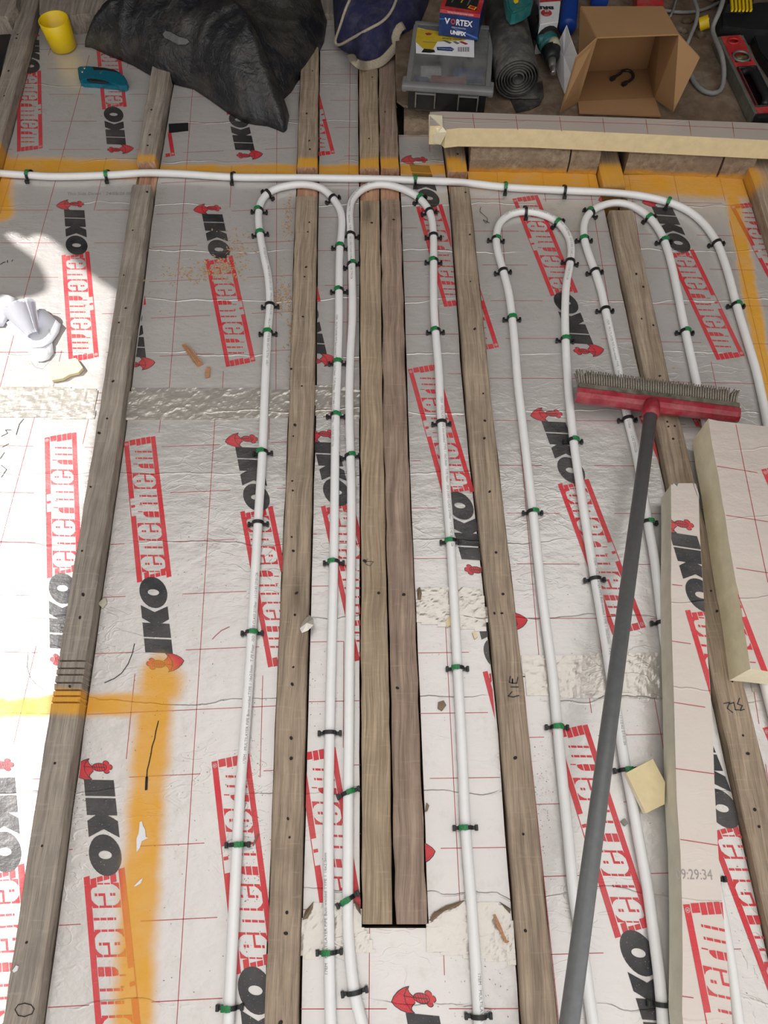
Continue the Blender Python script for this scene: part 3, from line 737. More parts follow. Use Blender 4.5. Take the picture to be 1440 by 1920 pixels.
strokes('pen_number', [[(2, 895), (12, 880), (2, 872)], [(0, 860), (8, 848)], [(4, 838), (16, 832)], [(2, 818), (14, 812), (10, 806), (20, 806)], [(30, 815), (36, 795), (44, 785)]], .0013, M['pen'], .0009, parent=bs)
strokes('pen_number', [[(0, 496), (6, 492), (10, 491)], [(14, 492), (14, 488)], [(22, 490), (24, 487)]], .0016, M['pen'], .0009, parent=bu)
def text_mesh(s, size, bold=0.0, shear=0.0, font=None):
    cu = bpy.data.curves.new('t', 'FONT'); cu.body = s; cu.size = size; cu.offset = bold; cu.shear = shear; cu.resolution_u = 2
    o = bpy.data.objects.new('t', cu); C.objects.link(o)
    me = bpy.data.meshes.new_from_object(o.evaluated_get(bpy.context.evaluated_depsgraph_get()))
    v = [tuple(p.co) for p in me.vertices]; f = [tuple(p.vertices) for p in me.polygons]
    bpy.data.objects.remove(o); bpy.data.curves.remove(cu); bpy.data.meshes.remove(me); return v, f
def text_on(name, s, origin, xdir, ydir, size, mat, parent=None, bold=0.0, shear=0.0, width=None):
    v, f = text_mesh(s, size, bold, shear)
    if not v: return
    X, Y = Vector(xdir).normalized(), Vector(ydir).normalized()
    if width: k = width/max(p[0] for p in v)
    else: k = 1
    return mesh(name, [Vector(origin) + X*p[0]*k + Y*p[1] for p in v], f, mat, parent)
o0, o1 = P(125, 366, .0009), P(246, 365, .0009)
text_on('printed_text', 'This Side Down   24/05/26 08', o0, o1-o0, Vector((0, 1, 0)), .0135, M['grey_ink'], bu, width=(o1-o0).length)
j4 = find('knotty joist'); j5 = find('rough joist')
strokes('pen_number', [[(957, 1268), (955, 1279), (961, 1281), (961, 1273), (961, 1281), (969, 1281), (971, 1270)], [(958, 1288), (972, 1288)], [(960, 1297), (953, 1305), (962, 1307), (973, 1304)]], .0017, M['pen'], ZJ+.001, parent=j4)
strokes('pen_number', [[(1357, 1319), (1368, 1317), (1364, 1328), (1374, 1336)], [(1368, 1320), (1376, 1317), (1379, 1331), (1386, 1331)], [(1387, 1309), (1383, 1320), (1392, 1323), (1388, 1332), (1396, 1330)]], .0015, M['pen'], ZJ+.001, parent=j5)
strokes('knot_ring', [[(28, 1893), (34, 1884), (46, 1881), (58, 1884), (64, 1892), (60, 1901), (46, 1906), (34, 1904), (28, 1893)]], .0012, M['nail'], ZK+.001, parent=find('long grey joist'))
strokes('pencil_loop', [[(680, 1052), (700, 1053), (694, 1061), (686, 1058), (684, 1052), (690, 1048)]], .0008, M['pen'], ZJ+.001, parent=find('ribbed tan'))

# ================================================================ PIPES AND CLIPS
RP = .0083; ZP = RP + .0008
def pipe(label, px, zs=None):
    pts = [P(x, y, ZP + (zs or {}).get(i, 0)) for i, (x, y) in enumerate(px)]
    path = catmull(pts, .012); bm = bmesh.new(); bm_tube(bm, path, RP, 16)
    o = from_bm('heating_pipe', bm, M['pipe'], smooth=True); tag(o, label, 'pipe', 'white underfloor heating pipes')
    return o, path
PIPES = {}
PIPES['header'] = pipe('white header pipe running straight across the top then curving down the right edge',
    [(-60, 320), (0, 325), (53, 328.5), (100, 331), (200, 328.5), (270, 324.5), (330, 325.5), (436, 332), (500, 333), (573, 333.5), (680, 335), (779, 338), (870, 342.5), (948, 351), (1059, 357), (1140, 361), (1200, 367), (1253, 379), (1290, 395), (1320, 420), (1344, 455), (1363, 505), (1381, 572), (1399, 632), (1418, 696), (1434, 770), (1447, 840), (1470, 960), (1490, 1100)])
PIPES['one'] = pipe('white pipe of the first loop from the left, around the worn joist',
    [(425, 1990), (428, 1920), (439, 1700), (449, 1500), (461.7, 1340), (472, 1186), (482.5, 1000), (492, 848), (495.5, 760), (498, 700), (502, 623), (506, 573), (503, 520), (495, 480), (487.5, 438), (485, 400), (492, 374), (511.7, 356.5), (545, 347.5), (575, 346.5), (604, 354), (624, 372), (637, 392), (641, 410), (640, 440), (637, 467), (635.7, 545), (635.5, 593), (633, 680), (629.5, 779), (625.7, 1053), (618.6, 1340), (615.7, 1540), (617, 1785), (620, 1920), (623, 1990)])
PIPES['two'] = pipe('white pipe of the second loop, around the close pair of joists',
    [(694, 1995), (679, 1920), (664, 1858), (653.5, 1759), (652, 1686), (652.5, 1600), (653, 1485), (654.5, 1340), (656, 1186), (659, 1000), (658.5, 900), (657, 855), (655, 760), (657, 666), (661, 590), (659.7, 500), (657, 427), (656, 400), (660, 376.7), (673, 360), (693, 349), (716.7, 346), (741, 350), (766, 359), (786.7, 372), (801.7, 390), (809.5, 410), (812.7, 443), (813, 490), (813, 533), (814, 583), (816.7, 621.7), (823, 700), (826, 767), (831.7, 843), (837.7, 926.7), (845, 1016.7), (850.7, 1110), (856.7, 1226.7), (863, 1340), (868, 1440), (873, 1551.7), (885, 1706.7), (896, 1873), (899, 1930), (902, 1995)])
PIPES['three'] = pipe('white pipe of the third loop, right of the knotty joist and under the broom handle',
    [(1121, 1990), (1112, 1920), (1104, 1865), (1090, 1760), (1076, 1677), (1065, 1565), (1057.5, 1490), (1050, 1415), (1044, 1347.5), (1035.7, 1260), (1023.7, 1172), (1010, 1060), (998, 947.5), (988, 865), (978, 780), (971, 720), (963.7, 630), (954, 550), (942, 503), (932, 465), (931, 438.7), (939, 416), (960, 400.5), (988, 396.7), (1018, 402), (1046, 417), (1066, 444), (1071, 468.7), (1068, 498.7), (1062, 532.5), (1059.5, 581), (1060.5, 637.5), (1065, 720), (1069, 765), (1075.5, 827.5), (1087.5, 910), (1105, 1022.5), (1116, 1086), (1130.6, 1172.5), (1148, 1285), (1162, 1370), (1171.5, 1430), (1183, 1490), (1196, 1565), (1213, 1658.7), (1226, 1752.5), (1237.5, 1846), (1243, 1920), (1248, 1990)])
PIPES['four'] = pipe('white pipe of the fourth loop, around the rough joist beneath the broom head',
    [(1398, 1990), (1384, 1917), (1368, 1800), (1352, 1711), (1338, 1640), (1318, 1540), (1293, 1420), (1268, 1300), (1250, 1220), (1240, 1150), (1226, 1041), (1215, 979), (1194, 853.7), (1177.5, 786), (1168, 737), (1158.7, 690), (1145.6, 630), (1136, 585), (1127, 543.7), (1117.5, 513.7), (1104, 477), (1096, 450), (1094.5, 430), (1098, 411), (1110, 395.6), (1130, 385), (1158.7, 380.6), (1188.7, 388), (1217.7, 408), (1238, 435), (1248.7, 460), (1260, 498.7), (1271, 551), (1284.5, 618.7), (1297.5, 677.5), (1307, 722), (1318, 770), (1333, 840), (1350, 930), (1378, 1080), (1410, 1200), (1436, 1290), (1475, 1440)])
def pipe_text(pipe_key, s, start_px, size=.0066, ang=25, rev=False, bold=0):
    """Small print wrapped onto the pipe along its run."""
    o, path = PIPES[pipe_key]; S = P(*start_px, ZP); pa = path[::-1] if rev else path
    k0 = min(range(len(pa)), key=lambda i: (pa[i]-S).length); cum = [0.0]
    for i in range(k0, len(pa)-1): cum.append(cum[-1]+(pa[i+1]-pa[i]).length)
    v, f = text_mesh(s, size, bold); out = []
    for x, y, _ in v:
        i = 0
        while i < len(cum)-2 and cum[i+1] < x: i += 1
        a, b = pa[k0+i], pa[k0+i+1]; t = (x-cum[i])/max(1e-6, cum[i+1]-cum[i]); c = a+(b-a)*t; d = (b-a).normalized(); n = Vector((-d.y, d.x, 0)).normalized()
        th = (y - size*.35)/RP + math.radians(ang)
        out.append(c + (n*math.sin(th) + Vector((0, 0, 1))*math.cos(th))*(RP+.0003))
    mesh('pipe_print', out, f, M['grey_ink'], o)
PT = '17EM   MULTILAYER PIPE Butt-welded TYPE 1 16x2.0mm   T-PE Fitter   ISO 21003 CLASS 2/10bar   11:12:42 27/01/26'
pipe_text('one', PT, (498, 690), ang=-25)
pipe_text('one', PT, (632, 590), ang=-30, rev=False)
pipe_text('one', PT, (455, 1440), ang=-30)
pipe_text('two', PT, (822, 745), ang=15)
pipe_text('two', PT, (700, 346), ang=-5, rev=True)
pipe_text('two', '17EM   MULTILAYER PIPE', (893, 1820), ang=25)
pipe_text('three', PT, (944, 410), ang=0)
pipe_text('three', PT, (1108, 1050), ang=20)
pipe_text('four', PT, (1140, 600), ang=-20, rev=True)
pipe_text('one', '17EM   MULTILAYER PIPE Butt-welded TYPE 1 16x2.0mm', (617, 1830), ang=30, rev=True)

def arc_ring(bm, r0, r1, w, a0, a1, n=12, mi=0):
    vs = []
    for i in range(n+1):
        a = a0+(a1-a0)*i/n
        for r in (r0, r1):
            for y in (-w/2, w/2): vs.append(bm.verts.new((math.cos(a)*r, y, math.sin(a)*r+ZP)))
    for i in range(n):
        k = 4*i; q = vs
        for a, b, c, d in ((0, 1, 5, 4), (2, 6, 7, 3), (0, 4, 6, 2), (1, 3, 7, 5)): bm.faces.new((q[k+a], q[k+b], q[k+c], q[k+d])).material_index = mi
    bm.faces.new((vs[0], vs[2], vs[3], vs[1])); bm.faces.new((vs[-4], vs[-3], vs[-1], vs[-2]))
def clip_parts():
    bm = bmesh.new(); arc_ring(bm, RP+.0003, RP+.0028, .0062, math.radians(-8), math.radians(188), 14)
    arch = bpy.data.meshes.new('arch'); bmesh.ops.recalc_face_normals(bm, faces=bm.faces); bm.to_mesh(arch); bm.free(); arch.materials.append(M['clip'])
    bm = bmesh.new()
    bm_box(bm, (.0135, 0, .0035), (.010, .0056, .0032), bevel=.0004); bm_box(bm, (.0172, 0, .0042), (.0046, .0088, .0076), bevel=.0008); bm_box(bm, (.0172, 0, .0088), (.003, .006, .0018))
    bmesh.ops.recalc_face_normals(bm, faces=bm.faces); foot = bpy.data.meshes.new('foot'); bm.to_mesh(foot); bm.free(); foot.materials.append(M['clip'])
    greens = []
    for a0, a1 in ((48, 132), (70, 155), (28, 100)):
        bm = bmesh.new(); arc_ring(bm, RP+.0022, RP+.0040, .0080, math.radians(a0), math.radians(a1), 8)
        g = bpy.data.meshes.new('green_band'); bmesh.ops.recalc_face_normals(bm, faces=bm.faces)
        for v in bm.verts: v.co += Vector((random.uniform(-.0003, .0003), random.uniform(-.0005, .0005), random.uniform(-.0002, .0004)))
        bm.to_mesh(g); bm.free(); g.materials.append(M['green']); greens.append(g)
    return arch, foot, greens
ARCH, FOOT, GREENS = clip_parts()
proto = empty('pipe_clip')
pa_ = link('arch', ARCH, proto, False); pf1 = link('foot', FOOT, proto, False); pf2 = link('foot', FOOT, proto, False); pf2.rotation_euler = (0, 0, math.pi)
pg_ = link('green_band', GREENS[0], proto, False)
proto_used = False
def put_clip(loc, rz, green, label, group):
    global proto_used
    if not proto_used and green:
        r = proto; proto_used = True; kids = None
    else:
        r = proto.copy(); C.objects.link(r)
        for ch in (pa_, pf1, pf2) + ((pg_,) if green else ()):
            c = ch.copy(); C.objects.link(c); c.parent = r
            if ch is pg_: c.data = random.choice(GREENS)
    r.location = loc; r.rotation_euler = (0, 0, rz)
    tag(r, label, 'pipe clip', group)
ORD = ['topmost', 'second', 'third', 'fourth', 'fifth', 'sixth', 'seventh', 'eighth', 'ninth', 'tenth', 'eleventh']
LEFT2RIGHT = ['leftmost', 'second', 'third', 'fourth', 'fifth', 'sixth', 'seventh', 'eighth', 'ninth']
def clips(key, lst, where, order, group, tail=''):
    path = PIPES[key][1]
    for i, c in enumerate(lst):
        x, y, g = c[:3]; extra = c[3] if len(c) > 3 else 0
        q = P(x, y, ZP); k = min(range(1, len(path)-1), key=lambda j: (path[j]-q).length); d = (path[k+1]-path[k-1]).normalized()
        # exact foot point on the pipe axis
        t = (q-path[k]).dot(d); pos = path[k]+d*t
        rz = math.atan2(d.y, d.x)-math.pi/2 + math.radians(extra)
        col = 'green-banded black clip' if g else 'plain black clip'
        put_clip((pos.x, pos.y, 0), rz, g, f'{col}, {order[i]} {where}{tail}', group)
clips('header', [(53, 328, 1), (200, 330, 1), (436, 332, 0), (779, 338, 1), (948, 352, 1), (1059, 358, 0), (1253, 379, 1), (1344, 456, 0), (1381, 572, 1)], 'along the header pipe', LEFT2RIGHT, 'clips on the header pipe')
clips('one', [(507, 367, 0), (485, 395, 1), (489, 438, 1), (508, 573, 0), (502, 624, 1), (494, 848, 1), (486, 981, 0), (472, 1186, 1), (443, 1584, 1), (432, 1890, 1)], 'down the left leg of the first pipe loop', ORD, 'clips on the first loop')
clips('one', [(627, 371, 0), (636, 463, 1), (636, 545, 1), (632, 680, 1), (630, 779, 1), (626, 1054, 1), (620, 1374, 0), (618, 1786, 1)], 'down the right leg of the first pipe loop', ORD, 'clips on the first loop')
clips('two', [(659, 441, 0, -8), (660, 496, 1, 18), (658, 855, 1, 8), (653, 1486, 1, 20), (652, 1687, 1, 28), (664, 1861, 0, -3)], 'down the left leg of the second pipe loop', ORD, 'clips on the second loop')
clips('two', [(787, 373, 1), (804, 397, 0), (812, 443, 0), (813, 490, 1), (815, 621, 1), (827, 793, 0), (841, 1015, 1), (857, 1253, 1), (873, 1552, 1), (897, 1906, 0)], 'down the right leg of the second pipe loop', ORD, 'clips on the second loop')
clips('three', [(986, 399, 0), (931, 449, 1), (943, 509, 0), (960, 597, 1), (999, 960, 1), (1046, 1363, 1)], 'down the left side of the third pipe loop', ORD, 'clips on the third loop')
clips('three', [(1046, 418, 1), (1067, 491, 0), (1061, 637, 1), (1075, 826, 1), (1116, 1086, 0), (1168, 1444, 1), (1239, 1883, 0)], 'down the right side of the third pipe loop', ORD, 'clips on the third loop')
clips('four', [(1108, 398, 1), (1096, 449, 1), (1116, 509, 0), (1135, 581, 0), (1176, 786, 0), (1215, 979, 1), (1240, 1168, 0), (1343, 1649, 0)], 'down the left side of the fourth pipe loop', ORD, 'clips on the fourth loop')
clips('four', [(1217, 409, 1), (1246, 452, 1), (1286, 622, 1)], 'down the right side of the fourth pipe loop', ORD, 'clips on the fourth loop')

# ================================================================ LARGE LOOSE THINGS
# --- foam offcuts
def offcut(label, top_px, z0, z1, mats, places=(), grid=None, shift=0.0):
    top = [P(x, y, z1) for x, y in top_px]
    o = slab('foam_offcut', top, z0, z1, mats); tag(o, label, 'insulation offcut')
    return o, [(p.x, p.y) for p in top]
A_top = [(1246, 1960), (1280, 1960)]
topA = [(1258, 909), (1275, 906), (1303, 906), (1310, 925), (1312, 1000), (1316, 1060), (1319, 1110), (1323, 1180), (1331, 1280), (1336, 1360), (1340, 1480), (1347, 1600), (1355, 1700), (1363, 1800), (1370, 1880), (1380, 1990),
        (1287, 1990), (1279, 1900), (1280, 1800), (1279, 1700), (1276, 1600), (1269, 1500), (1266, 1400), (1264, 1320), (1260, 1200), (1258, 1100), (1259, 1000)]
oA, pA = offcut('long narrow foam offcut lying beside the rough joist, printed with red and black', topA, .0192, .072, [M['foil_plain'], M['pir_grey']])
plA1 = Place((1314, 1116), ORG, (1331, 1300), -.033, z=.072); plA2 = Place((1281, 1696), (.323, .027), (1324, 1917), .027, z=.072, back=True)
# convex pieces of the offcut for clipping the print
def strips(poly_px_left, poly_px_right, z):
    out = []
    for i in range(len(poly_px_left)-1):
        out.append([P(*poly_px_left[i], z)[:2], P(*poly_px_left[i+1], z)[:2], P(*poly_px_right[i+1], z)[:2], P(*poly_px_right[i], z)[:2]])
    return out
lA = [(1259, 915), (1258, 1100), (1264, 1320), (1269, 1500), (1279, 1700), (1279, 1900), (1286, 1985)]
rA = [(1306, 915), (1318, 1100), (1333, 1320), (1341, 1500), (1355, 1700), (1372, 1900), (1380, 1985)]
for reg in strips(lA, rA, .072):
    print_logo(oA, plA1, reg, .072); print_logo(oA, plA2, reg, .072)
strokes('printed_grid', [[(1261, 1096), (1279, 1098)], [(1260, 1202), (1295, 1207)], [(1264, 1317), (1322, 1326)], [(1267, 1441), (1340, 1451)], [(1276, 1574), (1347, 1585)], [(1279, 1868), (1300, 1871)]], .0012, M['line_ink'], .0724, parent=oA)
text_on('printed_text', '09:29:34', P(1268, 1648, .0724), (1, -.02, 0), (.02, 1, 0), .019, M['grey_ink'], oA, width=.052)
# knife-cut sliver of silver at its top end
mesh('bent_foil_edge', [P(1263, 906, .0728), P(1272, 903, .072), P(1270, 912, .073), P(1262, 913, .0726), P(1299, 904, .0729), P(1306, 908, .071), P(1312, 935, .069), P(1308, 930, .073)], [(0, 1, 2, 3), (4, 5, 6, 7)], M['steel'], oA)
topB = [(1328, 785), (1345, 789), (1440, 800), (1560, 815), (1600, 1275), (1440, 1257), (1407, 1254), (1393.5, 1162), (1384, 1106), (1380.5, 1094), (1367, 1018), (1359, 963), (1355, 944), (1347, 891), (1336, 838)]
oB, pB = offcut('wide foam offcut with thick cream edge, lying against the right edge of the frame', topB, .0192, .098, [M['foil_plain'], M['pir_pale']])
regB = [P(1332, 790, .098)[:2], P(1560, 815, .098)[:2], P(1600, 1290, .098)[:2], P(1407, 1253, .098)[:2], P(1352, 930, .098)[:2]]
plB1 = Place((1394.6, 1141.7), (.183, .0272), (1438, 1255), .0272, z=.098); plB2 = Place((1427.4, 880.4), (.323, .027), ang=math.degrees(plB1.ang)+180, z=.098)
print_logo(oB, plB1, regB, .098); print_logo(oB, plB2, regB, .098)
strokes('printed_grid', [[(1345, 874), (1420, 886)], [(1362, 966), (1440, 978)], [(1381, 1065), (1440, 1074)], [(1380, 796), (1394, 868), (1440, 1092)]], .0012, M['line_ink'], .0984, parent=oB)
# --- bare brick edge and hardboard platform (behind the header)
ZB = .055
ybr = [(878, 322), (1062, 325), (1064, 325), (1118, 327), (1168, 325), (1342, 333), (1404, 336)]
def brick(xa, ya, xb, yb, zt=ZB, depth=.10, parent=None):
    A, B = P(xa, ya, 0), P(xb, yb, 0); d = (B-A).normalized(); n = Vector((-d.y, d.x, 0)); bm = bmesh.new(); L = (B-A).length; nx = max(2, int(L/.012)); vs = []
    prof = [(0, -.05), (0, .012), (.002, zt*.6), (.008, zt-.006), (.018, zt), (depth*.6, zt), (depth, zt), (depth, -.05)]
    rows = []
    for i in range(nx+1):
        row = []
        for k, (dy, z) in enumerate(prof):
            p = A + d*L*i/nx + n*dy; p.z = z
            j = noise.noise(p*55)*.0035 + noise.noise(p*160)*.0015
            if 0 < k < 6: p += n*j + Vector((0, 0, j if k > 2 else 0))
            row.append(bm.verts.new(p))
        rows.append(row)
    for i in range(nx):
        for k in range(len(prof)-1): bm.faces.new((rows[i][k], rows[i+1][k], rows[i+1][k+1], rows[i][k+1]))
        bm.faces.new((rows[i][-1], rows[i+1][-1], rows[i+1][0], rows[i][0]))
    bm.faces.new(rows[0]); bm.faces.new(list(reversed(rows[-1])))
    return from_bm('brick', bm, M['brick'], parent, smooth=False)
edge = tag(empty('trim_1', P(1150, 330, 0)), 'rough brick edge along the far side of the boards', 'brick edge', kind='structure')
for a in ((879, 322, 1061, 325), (1064, 325.5, 1117, 327), (1169, 325.5, 1341, 333), (1345, 333.5, 1403, 336)): brick(*a, parent=edge)
brick(757, 253, 832, 254, zt=.03, depth=.16, parent=edge)
hb = [P(x, y, .06) for x, y in [(1560, 250), (838, 228), (824, 206), (757, 197), (744, 188), (741, 130), (742, 60), (745, -40), (1560, -40)]]
o = slab('hardboard_sheet', hb, .054, .06, [M['hardboard'], M['hardboard']]); tag(o, 'dusty brown hardboard sheet under the boxes and tools, top right', 'board')
under = slab('wall_back', [(p.x*1.0+.012, p.y+.02) for p in hb[:1]]+[(p.x+.02, p.y+.025) for p in hb[1:]], -.08, .0535, [M['rubble'], M['rubble']]); tag(under, 'rubble base beneath the hardboard', 'rubble', kind='structure')
under.name = 'trim_2'
# --- offcut C resting on brick edge
topC = [(806, 210), (835, 209), (1000, 215), (1200, 222), (1440, 231), (1560, 236), (1560, 268), (1440, 263), (1200, 251), (1000, 242), (862, 240), (836, 243), (829, 236), (806, 236)]
oC, pC = offcut('long cream-edged foam offcut lying across the brick edge below the cardboard box', topC, .0605, .108, [M['foil_plain'], M['pir']])
strokes('printed_grid', [[(831, 221), (1000, 226), (1200, 232), (1440, 243)]] + [[(x, 216+ (x-960)*.033), (x+4, 243+(x-960)*.034)] for x in (886, 967, 1049, 1130, 1211, 1292, 1373)], .0012, M['line_ink'], .1084, parent=oC)
bm = bmesh.new()                                             # crumbled pale end
tear_px = [(804, 213, .108), (829, 215, .110), (830, 236, .110), (838, 246, .107), (826, 270, .064), (814, 266, .066), (804, 255, .075)]
tv = [bm.verts.new(P(*p) + Vector((0, -.003, 0))) for p in tear_px]; cc = bm.verts.new(P(821, 244, .10)+Vector((0, -.008, 0)))
for i in range(len(tv)): bm.faces.new((tv[i], tv[(i+1) % len(tv)], cc))
bm.faces.new(list(reversed(tv)))
from_bm('crumbled_end', bm, M['pir_pale'], oC)

# --- broom
br = tag(empty('broom', P(1222, 760, .04)), 'red broom with grey rubber bristles and a long grey handle lying across the pipes', 'broom')
BL, BR_ = P(1083, 732, .052), P(1390, 771, .052); bd = (BR_-BL).normalized(); bn = Vector((-bd.y, bd.x, 0)); Lb = (BR_-BL).length; bc = (BL+BR_)/2 + Vector((0, 0, -.012))
rotb = Matrix.Rotation(math.atan2(bd.y, bd.x), 4, 'Z')
def bloc(x, y, z): return bc + bd*x + bn*y + Vector((0, 0, z))
bm = bmesh.new()
prof = [(-.015, -.009), (-.017, .000), (-.012, .009), (-.003, .012), (.008, .012), (.010, -.012), (-.009, -.012)]
ends = [(-Lb/2, .9), (-Lb/2+.006, 1), (-.05, 1.0), (-.02, 1.12), (.02, 1.12), (.05, 1.0), (Lb/2-.006, 1), (Lb/2, .9)]
rows = [[bm.verts.new(bloc(x, y*k if y < 0 else y, z*k)) for y, z in prof] for x, k in ends]
for i in range(len(rows)-1):
    for k in range(len(prof)): bm.faces.new((rows[i][k], rows[i][(k+1) % len(prof)], rows[i+1][(k+1) % len(prof)], rows[i+1][k]))
bm.faces.new(rows[0]); bm.faces.new(list(reversed(rows[-1])))
from_bm('broom_head', bm, M['red_plastic'], br)
bm = bmesh.new(); bm_box(bm, bloc(0, .014, 0), (Lb-.004, .010, .025), rot=rotb, bevel=.001); from_bm('bristle_strip', bm, M['bristle_strip'], br)
bm = bmesh.new(); nb = 64; rb = random.Random(3)
for r_ in range(3):
    for i in range(nb):
        x = -Lb/2+.004+(Lb-.008)*(i+.12*r_)/nb; z = -.006+.006*r_; sp = (i/nb-.5)*.008; lf = .036+rb.uniform(-.002, .002)
        if i < 3: sp -= .004
        if i > nb-4: sp += .005
        a = bloc(x, .018, z); m_ = bloc(x+sp*.4, .018+lf*.6, z*1.1); e = bloc(x+sp+rb.uniform(-.0006, .0006), .018+lf, z*1.05+rb.uniform(-.001, .001))
        bm_tube(bm, [a, m_, e], [.0020, .0019, .0012], 6, True)
o = from_bm('bristles', bm, M['bristle'], br, smooth=False); o['kind'] = 'stuff'
hs = P(1222, 762, .055); he = P(1060, 1975, .17); hd = (he-hs).normalized()
bm = bmesh.new(); bm_tube(bm, [hs - hd*.012, hs + hd*.006, hs+hd*.024, hs+hd*.026], [.013, .0165, .0155, .013], 18); from_bm('socket', bm, M['red_plastic'], br)
bm = bmesh.new(); bm_tube(bm, [hs + hd*.01, he + hd*.45], .0122, 24); from_bm('handle', bm, M['pole'], br, smooth=True)

# ================================================================ THINGS AT THE TOP OF THE FRAME
def lump(name, outline, z0, hmax, mat, label, cat, folds, power=2.2, rings=26, n=200, seed=1, foldamp=.02, cx=None):
    """Soft mound over a closed ground outline: star-shaped grid, height falls to the rim, with sharp folds."""
    pts = [Vector((p[0], p[1], 0)) for p in outline]; per = [0]
    for i in range(len(pts)): per.append(per[-1]+(pts[(i+1) % len(pts)]-pts[i]).length)
    ring = []
    for k in range(n):
        s = per[-1]*k/n; i = max(j for j in range(len(pts)) if per[j] <= s); t = (s-per[i])/(per[i+1]-per[i])
        ring.append(pts[i].lerp(pts[(i+1) % len(pts)], t))
    c = cx or sum(ring, Vector())/n; bm = bmesh.new(); rows = []
    for r in range(rings+1):
        f = 1-(r/rings); row = []
        f = f**.8
        for p in ring:
            q = c + (p-c)*f
            h = hmax*(1-f**power)**.62
            edge_w = 1-f**6
            a = Vector((q.x*.55+q.y*.45, q.y*.8-q.x*.9, 0))*folds + Vector((seed, 0, 0)) + noise.noise_vector(q*4)*.6
            nz = 1-min(1, abs(noise.noise(a))*3.2); nz2 = 1-min(1, abs(noise.noise(a*2.3+Vector((5, 1, 0))))*3); nz3 = noise.noise(a*.6)
            h2 = h + edge_w*foldamp*(nz*nz*.9+nz2*.25+nz3*1.6)
            row.append(bm.verts.new((q.x, q.y, z0+max(h2, .0)*1.0 + (0 if r else .001))))
        rows.append(row)
        if f == 0: break
    for i in range(len(rows)-1):
        for k in range(n):
            a, b, c_, d = rows[i][k], rows[i][(k+1) % n], rows[i+1][(k+1) % n], rows[i+1][k]
            if i == len(rows)-2: continue
            bm.faces.new((a, b, c_, d))
    bm.faces.new(rows[-2]); bm.faces.new(list(reversed(rows[0])))
    for v in rows[-1]: bm.verts.remove(v)
    o = from_bm(name, bm, mat, smooth=True); tag(o, label, cat); return o
def silh(px): return [P(x, y, z) for x, y, z in px]
outl = silh([(152, 68, .03), (170, 84, .01), (200, 98, .01), (245, 110, .02), (290, 130, .03), (330, 141, .03), (360, 155, .02), (392, 182, .01), (425, 206, .01), (455, 224, .01), (478, 229, .01), (500, 231, .01), (519, 238, .01), (530, 243, .01), (536, 232, .02), (541, 205, .02), (530, 190, .03), (526, 170, .03), (545, 152, .03), (556, 133, .03), (572, 118, .03), (590, 92, .03), (606, 60, .03), (612, 20, .03)])
outl += [Vector((-.20, 2.3, 0)), Vector((-.28, 2.5, 0)), Vector((-.5, 2.6, 0)), Vector((-.75, 2.5, 0)), Vector((-.78, 2.25, 0))]
sack = lump('rubble_sack', outl, .001, .15, M['sack'], 'large dusty black plastic rubble sack slumped over the joists, top left', 'sack', 6.5, power=1.7, rings=54, n=330, seed=4, foldamp=.022, cx=Vector((-.42, 2.03, 0)))
sack.location.z = .0
def tree_of(o):
    bm = bmesh.new(); bm.from_mesh(o.data); t = BVHTree.FromBMesh(bm); bm.free(); return t
def on_surf(tree, px, off=.001, default=.1):
    d = ray(*px); hit = tree.ray_cast(Vector((0, 0, H)), d)
    return hit[0]+hit[1]*off if hit[0] else P(*px, default)
ts = tree_of(sack)
mesh('torn_patch', [on_surf(ts, p, .004) for p in [(307, 65), (312, 59), (322, 61), (336, 69), (352, 74), (357, 79), (350, 84), (336, 84), (322, 77), (310, 71)]], [tuple(range(10))], plain('grey_scuff', (.11, .11, .11), .6), sack)

# navy bag with piping
outn = silh([(629, 84, .02), (645, 97, .02), (662, 104, .02), (672, 120, .02), (690, 126, .02), (712, 122, .02), (740, 105, .02), (770, 82, .03), (792, 58, .04), (806, 25, .04), (815, -10, .04)])
outn += [Vector((.11, 2.3, 0)), Vector((0, 2.42, 0)), Vector((-.09, 2.35, 0)), Vector((-.14, 2.15, 0))]
M_navyflat = M['navy']
nb_ = lump('fabric_bag', outn, ZJ+.001, .085, M['navy'], 'navy blue fabric bag with beige piping and a beige strap', 'bag', 5.0, power=5.0, rings=30, n=140, seed=11, foldamp=.016, cx=Vector((0.0, 2.0, 0)))
tn = tree_of(nb_)
def piping(pts, r, nm='piping'):
    q = [on_surf(tn, p, r*.5, .05) for p in pts]; bm = bmesh.new(); bm_tube(bm, catmull(q, .01), r, 8); from_bm(nm, bm, M['beige'], nb_, smooth=True)
piping([(657, -2), (648, 20), (640, 45), (633, 65), (630, 76), (632, 83), (640, 83), (660, 72), (690, 56), (715, 42), (730, 26), (738, 12), (744, -4)], .0036)
piping([(806, 0), (800, 22), (790, 45), (776, 66), (760, 84), (742, 97)], .0032)
bm = bmesh.new(); sp_ = [(661, 101), (668, 118), (690, 121), (712, 114), (728, 98), (740, 82), (738, 70), (746, 52), (754, 47)]
q = [on_surf(tn, p, .007, .06) for p in sp_]; bm_tube(bm, catmull(q, .008), .011, 10, squash=.25); from_bm('strap', bm, M['beige'], nb_, smooth=True)

